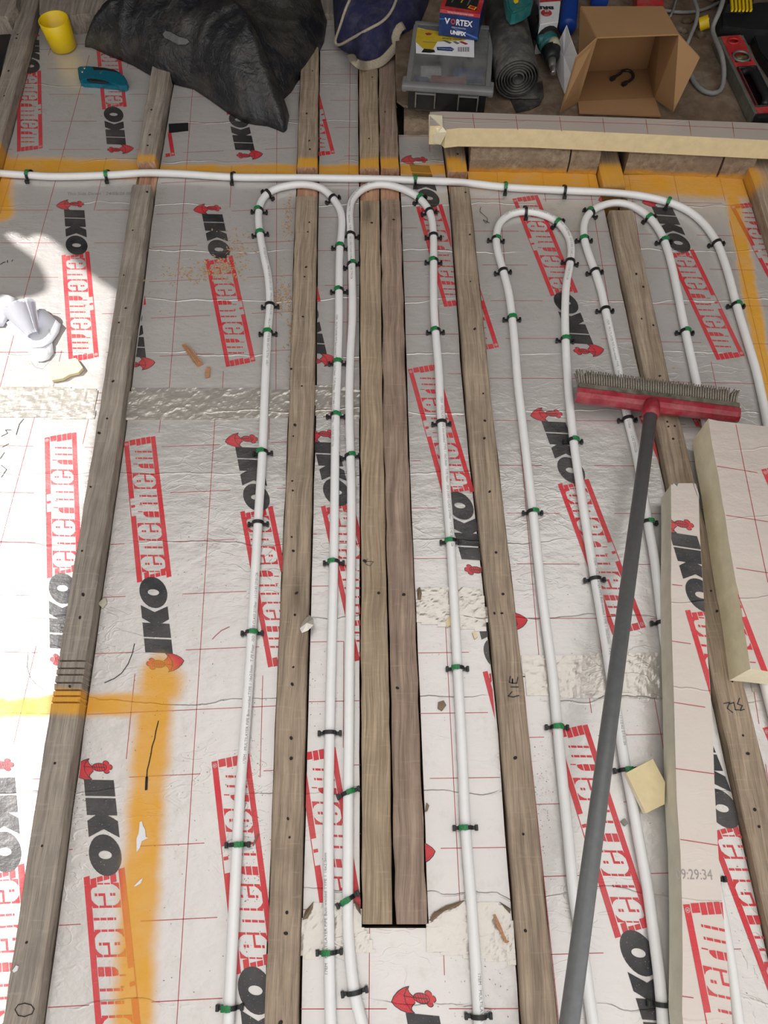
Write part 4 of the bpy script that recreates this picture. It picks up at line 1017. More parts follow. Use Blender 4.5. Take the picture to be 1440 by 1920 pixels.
# yellow cup
cb = P(120, 88, .0015); cu = tag(empty('plastic_cup', (cb.x, cb.y, 0)), 'open yellow plastic cap standing on the foil board', 'cup')
bm = bmesh.new(); R1, R0, Hc = .038, .0335, .072; seg = 40; prof = [(R0-.003, .001), (R0, .003), (R1, Hc), (R1-.0015, Hc+.001), (R1-.003, Hc), (R0-.003, .006), (.0001, .006)]
rows = [[bm.verts.new((cb.x+r*math.cos(2*math.pi*k/seg), cb.y+r*math.sin(2*math.pi*k/seg), .0008+z)) for k in range(seg)] for r, z in prof]
for i in range(len(rows)-1):
    for k in range(seg): bm.faces.new((rows[i][k], rows[i][(k+1) % seg], rows[i+1][(k+1) % seg], rows[i+1][k]))
bm.faces.new(rows[0]); from_bm('cup_wall', bm, M['yellow'], cu, smooth=True)

# folding utility knife
kn = tag(empty('utility_knife', P(190, 140)), 'blue-green folding utility knife lying on the foil board beneath the yellow cup', 'knife')
out_k = [(145, 127), (149, 124), (165, 124), (195, 126), (217, 131), (232, 141), (238, 151), (236, 158), (231, 160), (222, 159), (212, 155), (200, 151), (182, 149), (170, 146), (160, 147), (152, 150), (148, 148)]
def lay(name, px, z0, z1, mat, parent, bev=.0015):
    bm = bmesh.new(); top = [P(x, y, z1) for x, y in px]; n = len(top)
    vt = [bm.verts.new(p) for p in top]; vb = [bm.verts.new((p.x, p.y, z0)) for p in top]
    ft = bm.faces.new(vt); bm.faces.new(list(reversed(vb)))
    for i in range(n): bm.faces.new((vt[i], vb[i], vb[(i+1) % n], vt[(i+1) % n]))
    if bev: bmesh.ops.bevel(bm, geom=[e for e in ft.edges], offset=bev, segments=2, affect='EDGES')
    return from_bm(name, bm, mat, parent, smooth=False)
lay('knife_handle', out_k, .001, .018, M['teal'], kn)
lay('folding_arm', [(150, 149), (158, 148), (176, 150), (198, 153), (215, 157), (222, 161), (205, 160), (180, 157), (158, 156), (151, 154)], .001, .012, M['teal'], kn, .001)
lay('blade_holder', [(160, 146), (168, 144), (182, 148), (196, 150), (202, 153), (184, 153), (168, 151)], .002, .0175, M['black'], kn, 0)
lay('back_spine', [(173, 125), (196, 127), (215, 131), (226, 137), (214, 134), (196, 131), (176, 131)], .010, .0188, M['black'], kn, 0)
for x, y in ((158, 127), (154, 134)):
    c = P(x, y, .0185); bm = bmesh.new(); bmesh.ops.create_cone(bm, cap_ends=True, segments=14, radius1=.0036, radius2=.003, depth=.0016, matrix=Matrix.Translation(c)); from_bm('screw', bm, M['steel'], kn)
lay('thumb_lock', [(186, 136), (190, 133), (192, 133), (190, 136), (188, 137)], .0178, .0192, M['steel'], kn, 0)

# storage case with clear lid
oc = tag(empty('storage_case', P(835, 180, .06)), 'black plastic organiser case with a frosted clear lid on the hardboard', 'case')
ZC = .0605; zt = .128
fl, fr = P(753, 158, zt), P(926, 170, zt); bd2 = (fr-fl).normalized(); bn2 = Vector((-bd2.y, bd2.x, 0)); Wc = (fr-fl).length; Dc = .245; c0 = (fl+fr)/2; c0.z = 0
rotc = Matrix.Rotation(math.atan2(bd2.y, bd2.x), 4, 'Z')
def cl(x, y, z): return c0 + bd2*x + bn2*y + Vector((0, 0, z))
t_ = .003; bw = Wc-.034; zlid = zt-.016
bm = bmesh.new()
for c, s in ((( 0, .012, (ZC+zlid)/2), (bw, t_, zlid-ZC)), ((0, Dc-.012, (ZC+zlid)/2), (bw, t_, zlid-ZC)), ((-bw/2, Dc/2, (ZC+zlid)/2), (t_, Dc-.024, zlid-ZC)), ((bw/2, Dc/2, (ZC+zlid)/2), (t_, Dc-.024, zlid-ZC)), ((0, Dc/2, ZC+.002), (bw, Dc-.024, .003))):
    bm_box(bm, cl(*c), s, rot=rotc)
from_bm('case_body', bm, M['black'], oc)
bm = bmesh.new()
bm_box(bm, cl(0, .008, zt-.008), (Wc, .018, .016), rot=rotc, bevel=.005); bm_box(bm, cl(0, Dc-.008, zt-.012), (Wc-.02, .014, .022), rot=rotc, bevel=.004)
for s in (-1, 1):
    bm_box(bm, cl(s*(Wc/2-.014), Dc/2, zt-.012), (.012, Dc-.03, .022), rot=rotc, bevel=.003)
    bm_box(bm, cl(s*(Wc/2-.006), .020, zt-.012), (.012, .034, .018), rot=rotc, bevel=.004)
from_bm('lid_rim', bm, M['lid_rim'], oc)
bm = bmesh.new(); bm_box(bm, cl(0, Dc/2, zt-.004), (Wc-.034, Dc-.03, .0022), rot=rotc); from_bm('clear_lid', bm, M['lid'], oc)
for s in (-1, 1):
    bm = bmesh.new()
    for dx in (-.0225, .0225): bm_box(bm, cl(s*.05+dx, .0055, zt-.036), (.003, .012, .038), rot=rotc)
    l_ = from_bm('latch', bm, M['grey_metal'], oc)
    bm = bmesh.new(); bm_box(bm, cl(s*.05, .004, zt-.0205), (.042, .008, .003), rot=rotc); from_bm('hinge_pin', bm, M['lid_rim'], l_)
# contents
def packer(x, y, sx, sy, mat, label, rz=0, z=.02):
    o = None; bm = bmesh.new(); bm_box(bm, cl(x, y, ZC+.004+z/2), (sx, sy, z), rot=rotc @ Matrix.Rotation(rz, 4, 'Z'), bevel=.002)
    for k in range(3): bm_box(bm, cl(x+(k-1)*sx*.28, y, ZC+.004+z+.001), (sx*.12, sy*.8, .002), rot=rotc @ Matrix.Rotation(rz, 4, 'Z'))
    o = from_bm('plastic_packer', bm, mat); tag(o, label, 'packer', 'plastic packers inside the clear-lidded case')
packer(.0, .055, .085, .060, M['red_p'], 'red plastic packers in the middle of the clear-lidded case', z=.034)
packer(.066, .050, .036, .050, M['green_p'], 'green plastic packers at the right in the clear-lidded case', .2, z=.028)
packer(-.066, .060, .032, .075, M['blue'], 'blue plastic packers at the left in the clear-lidded case', z=.020)
packer(.045, .115, .070, .040, M['blue'], 'blue plastic packers at the back of the clear-lidded case', .1, z=.024)
packer(-.045, .12, .050, .045, M['white'], 'pale plastic packers at the back left of the clear-lidded case', .1, z=.018)
# printed insert on the lid
zl = zt+.0008
lab = px_box('lid_label', [(780, 99), (889, 107), (889, 75), (785, 52), (779, 52)], zt-.0025, zt-.0015, M['white'], parent=oc)
zl = zt-.0012
def flat(name, px, mat, z, parent): return mesh(name, [P(x, y, z) for x, y in px], [tuple(range(len(px)))], mat, parent)
M['label_y'] = plain('label_yellow', (.50, .36, .02), .6, var=.1)
flat('label_print', [(779, 52), (830, 60), (886, 70), (870, 76), (820, 78), (812, 92), (800, 93), (792, 90), (779, 78)], M['label_y'], zl, lab)
flat('label_print', [(790, 98), (795, 91), (814, 93), (816, 98), (806, 99)], M['black'], zl+.0002, lab)
flat('label_print', [(797, 62), (804, 61), (811, 63), (807, 66), (800, 66)], M['red_plastic'], zl+.0002, lab)
flat('label_print', [(819, 88), (845, 88), (852, 92), (848, 96), (820, 94)], M['blue_dk'], zl+.0002, lab)
flat('label_print', [(829, 76), (834, 75), (848, 80), (843, 82)], M['grey_metal'], zl+.0002, lab)
flat('label_print', [(848, 78), (854, 77), (862, 81), (857, 83)], M['grey_metal'], zl+.0002, lab)
flat('label_print', [(860, 78), (866, 77), (878, 82), (873, 84)], M['red_plastic'], zl+.0002, lab)
for i in range(16):
    x = 858+i*1.45; wd_ = (.4, .9, .5)[i % 3]; flat('bar', [(x, 88.2), (x+wd_, 88.2), (x+wd_, 97), (x, 96.8)], M['black'], zl+.0002, lab)
text_on('label_text', 'simply clever', P(829, 72.5, zl+.0003), bd2, bn2, .0085, M['pen'], lab, bold=.0001, width=.048)
text_on('label_text', 'FLAT PACKER ASSORTED 200', P(822, 91.5, zl+.0004), bd2, bn2, .0045, M['white'], lab, width=.036)
text_on('label_text', 'Assortment', P(793, 79, zl+.0004), bd2, bn2, .007, M['grey_metal'], lab, width=.032)

# screw box standing on the case
sb = tag(empty('screw_box', cl(.0, .17, zt)), 'small blue and red printed screw box on top of the clear-lidded case', 'box')
zb0, zb1 = zt+.0005, zt+.062
A_, B_ = P(822, 66, zb0), P(895, 76, zb0); ux = (B_-A_).normalized(); uy = Vector((-ux.y, ux.x, 0)); wB = (B_-A_).length; dB = .085
def sbp(x, y, z): return A_ + ux*x + uy*y + Vector((0, 0, z-zb0))
cm = sbp(wB/2, dB/2, (zb0+zb1)/2); bm = bmesh.new(); bm_box(bm, cm, (wB, dB, zb1-zb0), rot=Matrix.Rotation(math.atan2(ux.y, ux.x), 4, 'Z')); from_bm('carton', bm, M['blue_dk'], sb)
hB = zb1-zb0; e = .0006
def face(name, uv, mat, on='front', off=e):
    if on == 'front': vs = [sbp(u*wB, -off, zb0+v*hB) for u, v in uv]
    else: vs = [sbp(u*wB, v*dB, zb1+off) for u, v in uv]
    return mesh(name, vs, [tuple(range(len(vs)))], mat, sb)
face('red_band', [(0, .86), (1, .86), (1, 1.0), (0, 1.0)], M['red_paint']); face('red_top', [(0, 0), (1, 0), (1, 1), (0, 1)], M['red_paint'], 'top')
face('picture_panel', [(.10, .13), (.88, .10), (.88, 1), (.10, 1)], M['black'], 'top', e*2)
for a, c in (((.22, .3, .30, .9), M['steel']), ((.45, .35, .52, .95), M['label_y']), ((.62, .25, .68, .9), M['steel'])):
    face('pictured_screw', [(a[0], a[1]), (a[0]+.03, a[1]), (a[2]+.05, a[3]), (a[2], a[3])], c, 'top', e*3)
face('badge', [(.66, .16), (.84, .10), (.88, .24), (.70, .30)], M['yellow'], 'top', e*3)
face('badge', [(.69, .17), (.82, .13), (.85, .23), (.72, .27)], M['red_paint'], 'top', e*4)
face('swoosh', [(.0, .60), (.35, .70), (.0, .66)], plain('swoosh_blue', (.05, .14, .40), .4), 'front', e*1.5); face('swoosh', [(.3, .36), (1, .05), (1, .13), (.5, .33)], bpy.data.materials['swoosh_blue'], 'front', e*1.5)
text_on('box_text', 'V', sbp(.14*wB, -e*3, zb0+.50*hB), ux, (0, 0, 1), hB*.30, M['white'], sb, bold=.0006, width=wB*.13)
text_on('box_text', 'O', sbp(.29*wB, -e*3, zb0+.51*hB), ux, (0, 0, 1), hB*.28, M['red_paint'], sb, bold=.0009, width=wB*.12)
text_on('box_text', 'RTEX', sbp(.42*wB, -e*3, zb0+.50*hB), ux, (0, 0, 1), hB*.30, M['white'], sb, bold=.0006, width=wB*.42)
text_on('box_text', 'UNIFIX', sbp(.30*wB, -e*3, zb0+.13*hB), ux, (0, 0, 1), hB*.20, M['white'], sb, bold=.0007, width=wB*.40)
text_on('box_text', 'THE MULTI-PURPOSE POWER SCREW', sbp(.18*wB, -e*3, zb0+.90*hB), ux, (0, 0, 1), hB*.09, M['white'], sb, width=wB*.66)
text_on('box_text', 'INTERLOCK PRODUCTION', sbp(.32*wB, -e*3, zb0+.37*hB), ux, (0, 0, 1), hB*.07, M['white'], sb, width=wB*.36)

# roll of rubber membrane
rl = tag(empty('membrane_roll', P(967, 170, .06)), 'dusty roll of black rubber membrane beside the clear-lidded case', 'roll')
rc = P(971, 149, .115); ra = Vector((-.045, 1, 0)).normalized(); rs = Vector((ra.y, -ra.x, 0)); Rr = .049; Lr = .36
bm = bmesh.new(); turns = 6.5; ns = 260; sp2 = []
for i in range(ns+1):
    t = i/ns; a = -math.pi*.42 - (1-t)*turns*2*math.pi; r = .008 + (Rr-.008)*t
    if a > -99: sp2.append((r*math.cos(a)*(1.05), r*math.sin(a)*.98))
sp2 += [(sp2[-1][0]+.012*k, -Rr*.98-.0003*k) for k in range(1, 5)]
th = .0026; k_ = len(sp2); vs_ = []
for j, ly in enumerate((0, Lr)):
    for i, (x, z) in enumerate(sp2):
        p = rc + ra*(ly + (.006*noise.noise(Vector((i*.03, 2, 1))) if j == 0 else 0)) + rs*x + Vector((0, 0, z))
        vs_.append(bm.verts.new(p))
for i in range(k_-1): bm.faces.new((vs_[i], vs_[i+1], vs_[k_+i+1], vs_[k_+i]))
bmesh.ops.recalc_face_normals(bm, faces=bm.faces)
bmesh.ops.solidify(bm, geom=bm.faces[:], thickness=th)
from_bm('rolled_sheet', bm, M['rubber'], rl, smooth=True)
lay('loose_flap', [(956, 182), (968, 210), (994, 205), (1012, 196), (1020, 180), (1017, 150), (1000, 160), (990, 178)], .061, .0635, M['rubber'], rl, 0)

# cardboard box open towards the camera
cbx = tag(empty('cardboard_box', P(1155, 190, .06)), 'open brown cardboard box lying on its side with flaps spread, holding a black clip', 'box')
ZB0 = .0612
bl_, br_ = P(1083, 192, ZB0), P(1227, 185, ZB0); tl_, tr_ = P(1119, 71, .235), P(1273, 65, .235)
bbl, bbr = P(1100, 134, ZB0), P(1199, 129, ZB0); tbl, tbr = P(1089, 13, .235), P(1243, 13, .235)
dep = ((bbl-bl_)+(bbr-br_))*.5; dep = Vector((dep.x*.4, max(dep.y, .12), 0))
# rigid box from the bottom edge: width vector, depth vector, height
wv = br_-bl_; tl_ = tl_; hgt = (tl_-bl_)
Q = {'fbl': bl_, 'fbr': br_, 'ftl': tl_, 'ftr': tr_, 'bbl': bbl, 'bbr': bbr + Vector((.02, 0, 0)), 'btl': tbl, 'btr': tbr}
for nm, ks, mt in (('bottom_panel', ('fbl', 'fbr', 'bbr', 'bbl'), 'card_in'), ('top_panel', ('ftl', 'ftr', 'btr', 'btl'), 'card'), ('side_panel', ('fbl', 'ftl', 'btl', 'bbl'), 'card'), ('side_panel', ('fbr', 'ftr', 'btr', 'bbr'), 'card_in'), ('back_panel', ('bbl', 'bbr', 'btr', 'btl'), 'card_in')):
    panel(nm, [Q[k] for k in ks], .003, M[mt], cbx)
panel('flap', [tl_, bl_, P(1050, 211, .075), P(1080, 107, .20)], .003, M['card'], cbx)
panel('flap', [bl_+Vector((0, -.001, .002)), br_+Vector((0, -.001, .002)), P(1239, 219, .066), P(1086, 213, .066)], .003, M['card'], cbx)
panel('flap', [tr_, br_, P(1263, 209, .085), P(1312, 108, .20)], .003, M['card'], cbx)
bm = bmesh.new(); cpts = [P(x, y, .067) for x, y in ((1149, 147), (1155, 143), (1163, 138), (1168, 133), (1176, 132), (1183, 134), (1187, 139), (1186, 147), (1180, 152), (1171, 157))]
bm_tube(bm, catmull(cpts, .004), .0032, 8)
for p in (cpts[0], cpts[-1]): bm_box(bm, p, (.013, .008, .009), rz=.6, bevel=.001)
tag(from_bm('pipe_clip', bm, M['clip'], smooth=False), 'loose black pipe clip lying inside the cardboard box', 'pipe clip')

# sheet of white paper leaning between drill and box
pw = [P(1063, 47, .17), P(1072, 75, .17), P(1083, 104, .15), P(1072, 140, .10), P(1059, 176, .062), P(1049, 150, .063), P(1039, 118, .064), P(1037, 98, .075), P(1046, 82, .10), P(1056, 62, .15)]
bm = bmesh.new(); vs_ = [bm.verts.new(p) for p in pw]; cc = bm.verts.new(P(1058, 105, .115))
for i in range(len(vs_)): bm.faces.new((vs_[i], vs_[(i+1) % len(vs_)], cc))
bmesh.ops.recalc_face_normals(bm, faces=bm.faces); bmesh.ops.solidify(bm, geom=bm.faces[:], thickness=.0012)
tag(from_bm('paper_sheet', bm, M['white']), 'curved white paper sheet leaning against the cardboard box', 'paper')

# impact driver
dr = tag(empty('cordless_drill', P(1025, 100, .06)), 'dark green and black cordless drill lying between the roll and white paper', 'drill')
def cone(name, a, b, ra_, rb_, mat, parent, seg=16, sq=1.0):
    bm = bmesh.new(); bm_tube(bm, [a, a.lerp(b, .04), a.lerp(b, .96), b], [ra_*.85, ra_, rb_, rb_*.85], seg, squash=sq); return from_bm(name, bm, mat, parent, smooth=True)
zd = .10; m0, m1, m2, m3, m4, m5 = P(1018, 42, zd), P(1029, 80, zd), P(1033, 96, zd), P(1035, 112, zd), P(1036, 126, zd-.004), P(1037, 138, zd-.006)
cone('motor_housing', m0, m1, .029, .028, M['black'], dr); cone('gear_casing', P(1022, 58, zd), P(1031, 90, zd), .0285, .024, M['drill_teal'], dr)
cone('nose_ring', P(1037, 78, zd+.012), P(1040, 90, zd+.010), .014, .015, M['cream'], dr); cone('chuck', m2, m3, .024, .016, M['black'], dr); cone('collet', m3, m4, .010, .008, M['grey_metal'], dr); cone('driver_bit', m4, m5, .0065, .006, M['steel'], dr)
cone('grip', P(1016, 62, .10), P(985, 8, .095), .021, .024, M['black'], dr); cone('guard', P(1008, 75, .11), P(1026, 72, .11), .010, .012, M['drill_teal'], dr)
bt = tag(empty('battery_tool', P(968, 0, .17)), 'blue-green power tool end with a yellow mark lying on the rubber roll', 'tool')
lay('tool_body', [(947, -20), (952, 12), (960, 23), (968, 22), (984, 15), (998, 5), (1004, -20)], .172, .20, M['drill_teal'], bt, .004)
lay('yellow_mark', [(963, 2), (966, 6), (972, 3), (972, -6), (964, -6)], .2002, .2015, M['yellow'], bt, 0)
# white and red printed tub panel, lettering upside down
tb = tag(empty('printed_carton', P(1030, 30, .06)), 'white and red carton with upside-down lettering behind the drill', 'carton')
lay('carton_body', [(1012, -30), (1012, 46), (1047, 40), (1055, -30)], .0612, .135, M['white'], tb, .002)
flat('red_band', [(1012.5, -29), (1012.5, 4.5), (1052.5, 1.5), (1054.5, -29)], M['red_paint'], .1356, tb)
text_on('carton_text', 'BRI', P(1038, 12, .1362), (-1, .02, 0), (.0, -1, 0), .016, M['pen'], tb, bold=.0008, width=.034)
cd = P(1024.5, 24, .1360); bm = bmesh.new(); bmesh.ops.create_circle(bm, cap_ends=True, radius=.0135, segments=24, matrix=Matrix.Translation(cd)); from_bm('price_dot', bm, M['red_paint'], tb)
text_on('carton_text', '65', P(1029, 18.5, .1366), (-1, .02, 0), (0, -1, 0), .011, M['white'], tb, bold=.0003, width=.0105)
text_on('carton_text', 'TOOL', P(1029.5, 27, .1366), (-1, .02, 0), (0, -1, 0), .007, M['white'], tb, width=.0125)
# blue cylinders
def cyl(label, a, b, r, mat, name='blue_tube'):
    bm = bmesh.new(); bm_tube(bm, [a, a.lerp(b, .02), a.lerp(b, .98), b], [r*.9, r, r, r*.9], 28); o = from_bm(name, bm, mat, smooth=True); tag(o, label, 'tube')
cyl('blue plastic tube beside the red and white carton', P(1064, 52, .085), P(1073, -60, .085), .022, M['blue'])
cyl('blue plastic tube behind the cardboard box', P(1124, 5, .085), P(1130, -60, .085), .022, M['blue'])
cyl('short blue plastic tube standing between the clear-lidded case and rubber roll', P(915, 58, .085), P(914, 42, .085), .005, M['blue'], 'blue_marker')
o = slab('red_case', [P(x, y, .10) for x, y in ((1195, 10), (1245, 12), (1245, -40), (1195, -40))], .0612, .10, [M['red_paint'], M['red_paint']]); tag(o, 'dark red box behind the cardboard box at the top edge', 'box')

# spirit level
lv = tag(empty('spirit_level', P(1400, 140, .06)), 'red spirit level with black handle lying on the hardboard, top right', 'spirit level')
z1_, z0_ = .092, .0612
fa, fb, fc, fd = P(1351, 68, z1_), P(1387, 65, z1_), P(1496, 246, z1_), P(1440, 250, z1_)
ld = ((fd-fa).normalized()+(fc-fb).normalized()).normalized(); ln = Vector((-ld.y, ld.x, 0)); 
if ln.x < 0: ln = -ln
Wl = .052; Ll = .285; org = fa.copy(); ld = Vector((.030, -.277, 0)).normalized(); ln = Vector((-ld.y, ld.x, 0))
def lp(a, b, z): return org + ld*a + ln*b + Vector((0, 0, z-z1_))
rotl = Matrix.Rotation(math.atan2(ld.y, ld.x), 4, 'Z')
bm = bmesh.new()
segs = [(0, .012, 0, Wl), (.012, .032, 0, .013), (.012, .032, .039, Wl), (.032, .064, 0, Wl), (.064, .102, 0, .006), (.064, .102, .046, Wl), (.102, .125, 0, Wl), (.125, .262, 0, .009), (.125, .262, .043, Wl), (.262, Ll, 0, Wl)]
for a, b, c, d in segs: bm_box(bm, lp((a+b)/2, (c+d)/2, z1_-.006), (b-a, d-c, .012), rot=rotl)
from_bm('level_web', bm, M['red_paint'], lv)
bm = bmesh.new(); bm_box(bm, lp(Ll/2, -.004, (z1_+z0_)/2), (Ll, .008, z1_-z0_-.001), rot=rotl, bevel=.001); bm_box(bm, lp(Ll/2, Wl+.003, (z1_+z0_)/2), (Ll, .006, z1_-z0_-.001), rot=rotl, bevel=.001); from_bm('level_rail', bm, M['grey_metal'], lv)
def ellipse_ring(a, b, ra2, rb2, z, r, mat, name):
    bm = bmesh.new(); n = 28; pts = [lp(a+ra2*math.cos(2*math.pi*i/n), b+rb2*math.sin(2*math.pi*i/n), z) for i in range(n+1)]; bm_tube(bm, pts, r, 8, cap=False); return from_bm(name, bm, mat, lv, smooth=True)
ellipse_ring(.083, Wl/2, .019, .020, z1_+.001, .003, M['grey_metal'], 'vial_ring'); ellipse_ring(.022, Wl/2, .010, .0135, z1_, .0025, M['red_paint'], 'vial_ring')
bm = bmesh.new(); bm_tube(bm, [lp(.083, .012, z1_-.006), lp(.083, Wl-.012, z1_-.006)], .008, 14); from_bm('vial', bm, plain('vial_green', (.10, .10, .04), .2), lv, smooth=True)
bm = bmesh.new(); bm_box(bm, lp(.083, Wl/2, z1_-.016), (.038, .04, .006), rot=rotl); from_bm('vial_back', bm, M['grey_metal'], lv)
bm = bmesh.new(); bm_box(bm, lp(.14, Wl/2, z0_+.006), (.28, .046, .006), rot=rotl); from_bm('inner_web', bm, M['black'], lv)
bm = bmesh.new(); bm_box(bm, lp(Ll+.008, Wl/2, (z1_+z0_)/2), (.014, Wl+.008, z1_-z0_-.002), rot=rotl, bevel=.003); from_bm('end_cap', bm, M['black'], lv)
bm = bmesh.new(); bm_tube(bm, catmull([lp(.128, .014, z1_-.010), lp(.133, .028, z1_-.001), lp(.148, .034, z1_+.002), lp(.19, .034, z1_+.003), lp(.24, .034, z1_+.002), lp(.256, .028, z1_-.005)], .006), .0085, 12); from_bm('grip', bm, M['black'], lv, smooth=True)
bm = bmesh.new(); ptsr = [lp(.1935+ (.070 if abs(math.cos(t)) > 0 else 0)*max(-1, min(1, 1.5*math.cos(t))), Wl/2+.0225*max(-1, min(1, 1.5*math.sin(t))), z1_+.0005) for t in [2*math.pi*i/40 for i in range(41)]]
bm_tube(bm, ptsr, .0028, 8, cap=False); from_bm('grip_surround', bm, M['black'], lv, smooth=True)

# grey cables
def cable(label, px, r, z=.0665):
    bm = bmesh.new(); bm_tube(bm, catmull([P(x, y, zz) for x, y, zz in [(p[0], p[1], p[2] if len(p) > 2 else z) for p in px]], .012), r, 10); o = from_bm('power_cable', bm, M['cable'], smooth=True); tag(o, label, 'cable', 'grey cables')
cable('thick grey cable looping down between the cardboard box and spirit level', [(1362, -40, .14), (1355, 2, .14), (1346, 28, .13), (1337, 48, .11), (1337, 62, .105), (1343, 78, .105), (1352, 100, .104), (1357, 128, .09), (1356, 155, .075), (1350, 170), (1335, 175), (1318, 170), (1303, 156), (1294, 138)], .0058)
cable('grey cable hanging beside the yellow fitting', [(1298, -30, .10), (1302, 0, .10), (1308, 22, .10), (1304, 45, .09), (1296, 64, .08), (1288, 84, .07)], .0048)
cable('thin grey cable crossing behind the cardboard box', [(1236, 18), (1262, 22), (1290, 23), (1318, 18), (1342, 8), (1370, -8)], .0042)
cable('thin dark cable at the top right of the cardboard box', [(1270, -10, .07), (1264, 14, .07), (1256, 32, .07)], .003)
# yellow fitting
yf = P(1320, 43, .085); yo = tag(empty('yellow_fitting', yf), 'small yellow ring fitting beside the grey cable', 'fitting')
bm = bmesh.new(); ax_ = Vector((.72, -.05, .35)).normalized(); a_, b_, _ = frame_from(ax_); ro, ri = .0155, .0115
n = 26; R_ = []
for t, r in ((-.011, ro), (.011, ro), (.011, ri), (-.011, ri)): R_.append([bm.verts.new(yf+ax_*t+(a_*math.cos(2*math.pi*k/n)+b_*math.sin(2*math.pi*k/n))*r) for k in range(n)])
for i in range(4):
    for k in range(n): bm.faces.new((R_[i][k], R_[i][(k+1) % n], R_[(i+1) % 4][(k+1) % n], R_[(i+1) % 4][k]))
from_bm('ring', bm, M['yellow'], yo, smooth=False)
bm = bmesh.new(); bm_box(bm, yf, (.020, .003, .022), rot=Matrix.Rotation(.3, 4, 'Z')); from_bm('key', bm, M['yellow'], yo)
# black machine in the corner with yellow ribbed part
bk = tag(empty('black_machine', P(1400, 40, .06)), 'black power tool body with a yellow ribbed guard in the top right corner', 'machine')
lay('machine_body', [(1350, 18), (1352, 50), (1400, 54), (1440, 56), (1520, 56), (1520, 0), (1420, 2)], .0612, .100, M['black'], bk, .006)
lay('machine_base', [(1408, 52), (1424, 92), (1448, 128), (1500, 180), (1560, 180), (1560, 50)], .0612, .085, M['black'], bk, .004)
gb = lay('ribbed_guard', [(1366, 4), (1402, 6), (1416, -6), (1416, -60), (1364, -60)], .0612, .125, M['black'], bk, .004)
for i in range(6):
    x = 1366+i*7; panel('rib', [P(x, -50, .132), P(x+4, -50, .132), P(x+9, 20, .132), P(x+5, 20, .132)], .006, M['yellow'], bk)
# rubble at the top right
rr = random.Random(5)
for i in range(16):
    x, y = rr.uniform(1262, 1345), rr.uniform(-5, 92); q = P(x, y, .0615); bm = bmesh.new(); bmesh.ops.create_icosphere(bm, subdivisions=1, radius=1)
    s = rr.uniform(.006, .018)
    for v in bm.verts: v.co = Vector((v.co.x*s*rr.uniform(.8, 1.3), v.co.y*s*rr.uniform(.6, 1), max(-.25, v.co.z)*s*.6)) + Vector((q.x, q.y, .0612+s*.15))
    tag(from_bm('rubble_piece', bm, M['rubble']), 'brown rubble fragment on the hardboard between cardboard box and cables', 'rubble', 'rubble fragments by the cables')

# ================================================================ SMALL LOOSE THINGS ON THE BOARDS
# rolled white paper in the sun
rp = tag(empty('rolled_paper', P(50, 600)), 'white paper rolled into a cone, with loose curled sheets, in the sun at left', 'paper')
def sheet(name, px, cz, parent, th=.0006, c=None):
    pts = [P(x, y, z) for x, y, z in px]; bm = bmesh.new(); cc = sum(pts, Vector())/len(pts); cc.z = cz
    vs = [bm.verts.new(p) for p in pts]; m = bm.verts.new(cc); mids = [bm.verts.new(p.lerp(cc, .5) + Vector((0, 0, (cz-p.z)*.2))) for p in pts]
    for i in range(len(vs)):
        j = (i+1) % len(vs); bm.faces.new((vs[i], vs[j], mids[j], mids[i])); bm.faces.new((mids[i], mids[j], m))
    bmesh.ops.recalc_face_normals(bm, faces=bm.faces); bmesh.ops.solidify(bm, geom=bm.faces[:], thickness=th); return from_bm(name, bm, M['paper'], parent, smooth=True)
sheet('loose_sheet', [(-40, 548, .004), (0, 551, .012), (15, 553, .015), (34, 561, .006), (20, 590, .004), (6, 612, .004), (-40, 614, .004)], .012, rp)
sheet('loose_sheet', [(12, 605, .004), (25, 628, .004), (45, 652, .004), (70, 678, .003), (80, 678, .003), (92, 674, .003), (101, 662, .003), (98, 642, .006), (90, 600, .010), (75, 580, .012), (40, 590, .012)], .006, rp)
sheet('loose_sheet', [(44, 640, .006), (46, 632, .006), (60, 622, .006), (70, 596, .008), (74, 573, .014), (80, 576, .014), (95, 590, .014), (114, 608, .010), (110, 624, .006), (98, 641, .008), (80, 650, .010), (60, 652, .008), (48, 646, .006)], .009, rp)
pc0, pc1 = P(36, 578, .036), P(63, 629, .014); dd = (pc1-pc0).normalized(); a_, b_, _ = frame_from(dd); bm = bmesh.new(); n = 44; R_ = []
for t in range(9):
    c = pc0.lerp(pc1, t/8); r0 = lerp(.036, .0125, t/8); row = []
    for k in range(n+1):
        a = 2*math.pi*1.12*k/n + 2.2; r = r0*(1 - .10*k/n); sk = 0
        row.append(bm.verts.new(c + dd*sk + (a_*math.cos(a)+b_*math.sin(a))*r))
    R_.append(row)
for t in range(8):
    for k in range(n): bm.faces.new((R_[t][k], R_[t][k+1], R_[t+1][k+1], R_[t+1][k]))
mz = min(v.co.z for v in bm.verts)
for v in bm.verts: v.co.z += max(0, .004-mz)
bmesh.ops.solidify(bm, geom=bm.faces[:], thickness=.0006); from_bm('paper_cone', bm, M['paper'], rp, smooth=True)
strokes('pencil_marks', [[(83, 650), (90, 664), (93, 646)], [(53, 653), (58, 664), (59, 652)], [(70, 686), (90, 665), (99, 658)], [(48, 671), (56, 682), (70, 686)]], .0008, M['grey_ink'], .0085, parent=rp)
o = slab('foam_scrap', [P(x, y, .009) for x, y in [(89, 687), (97, 689), (103, 680), (128, 674), (142, 671), (149, 680), (155, 689), (147, 698), (130, 702), (118, 709), (97, 713), (93, 700)]], .0012, .009, [M['pir'], M['pir']]); tag(o, 'flat tan foam scrap on the sunlit board below the rolled paper', 'foam scrap')
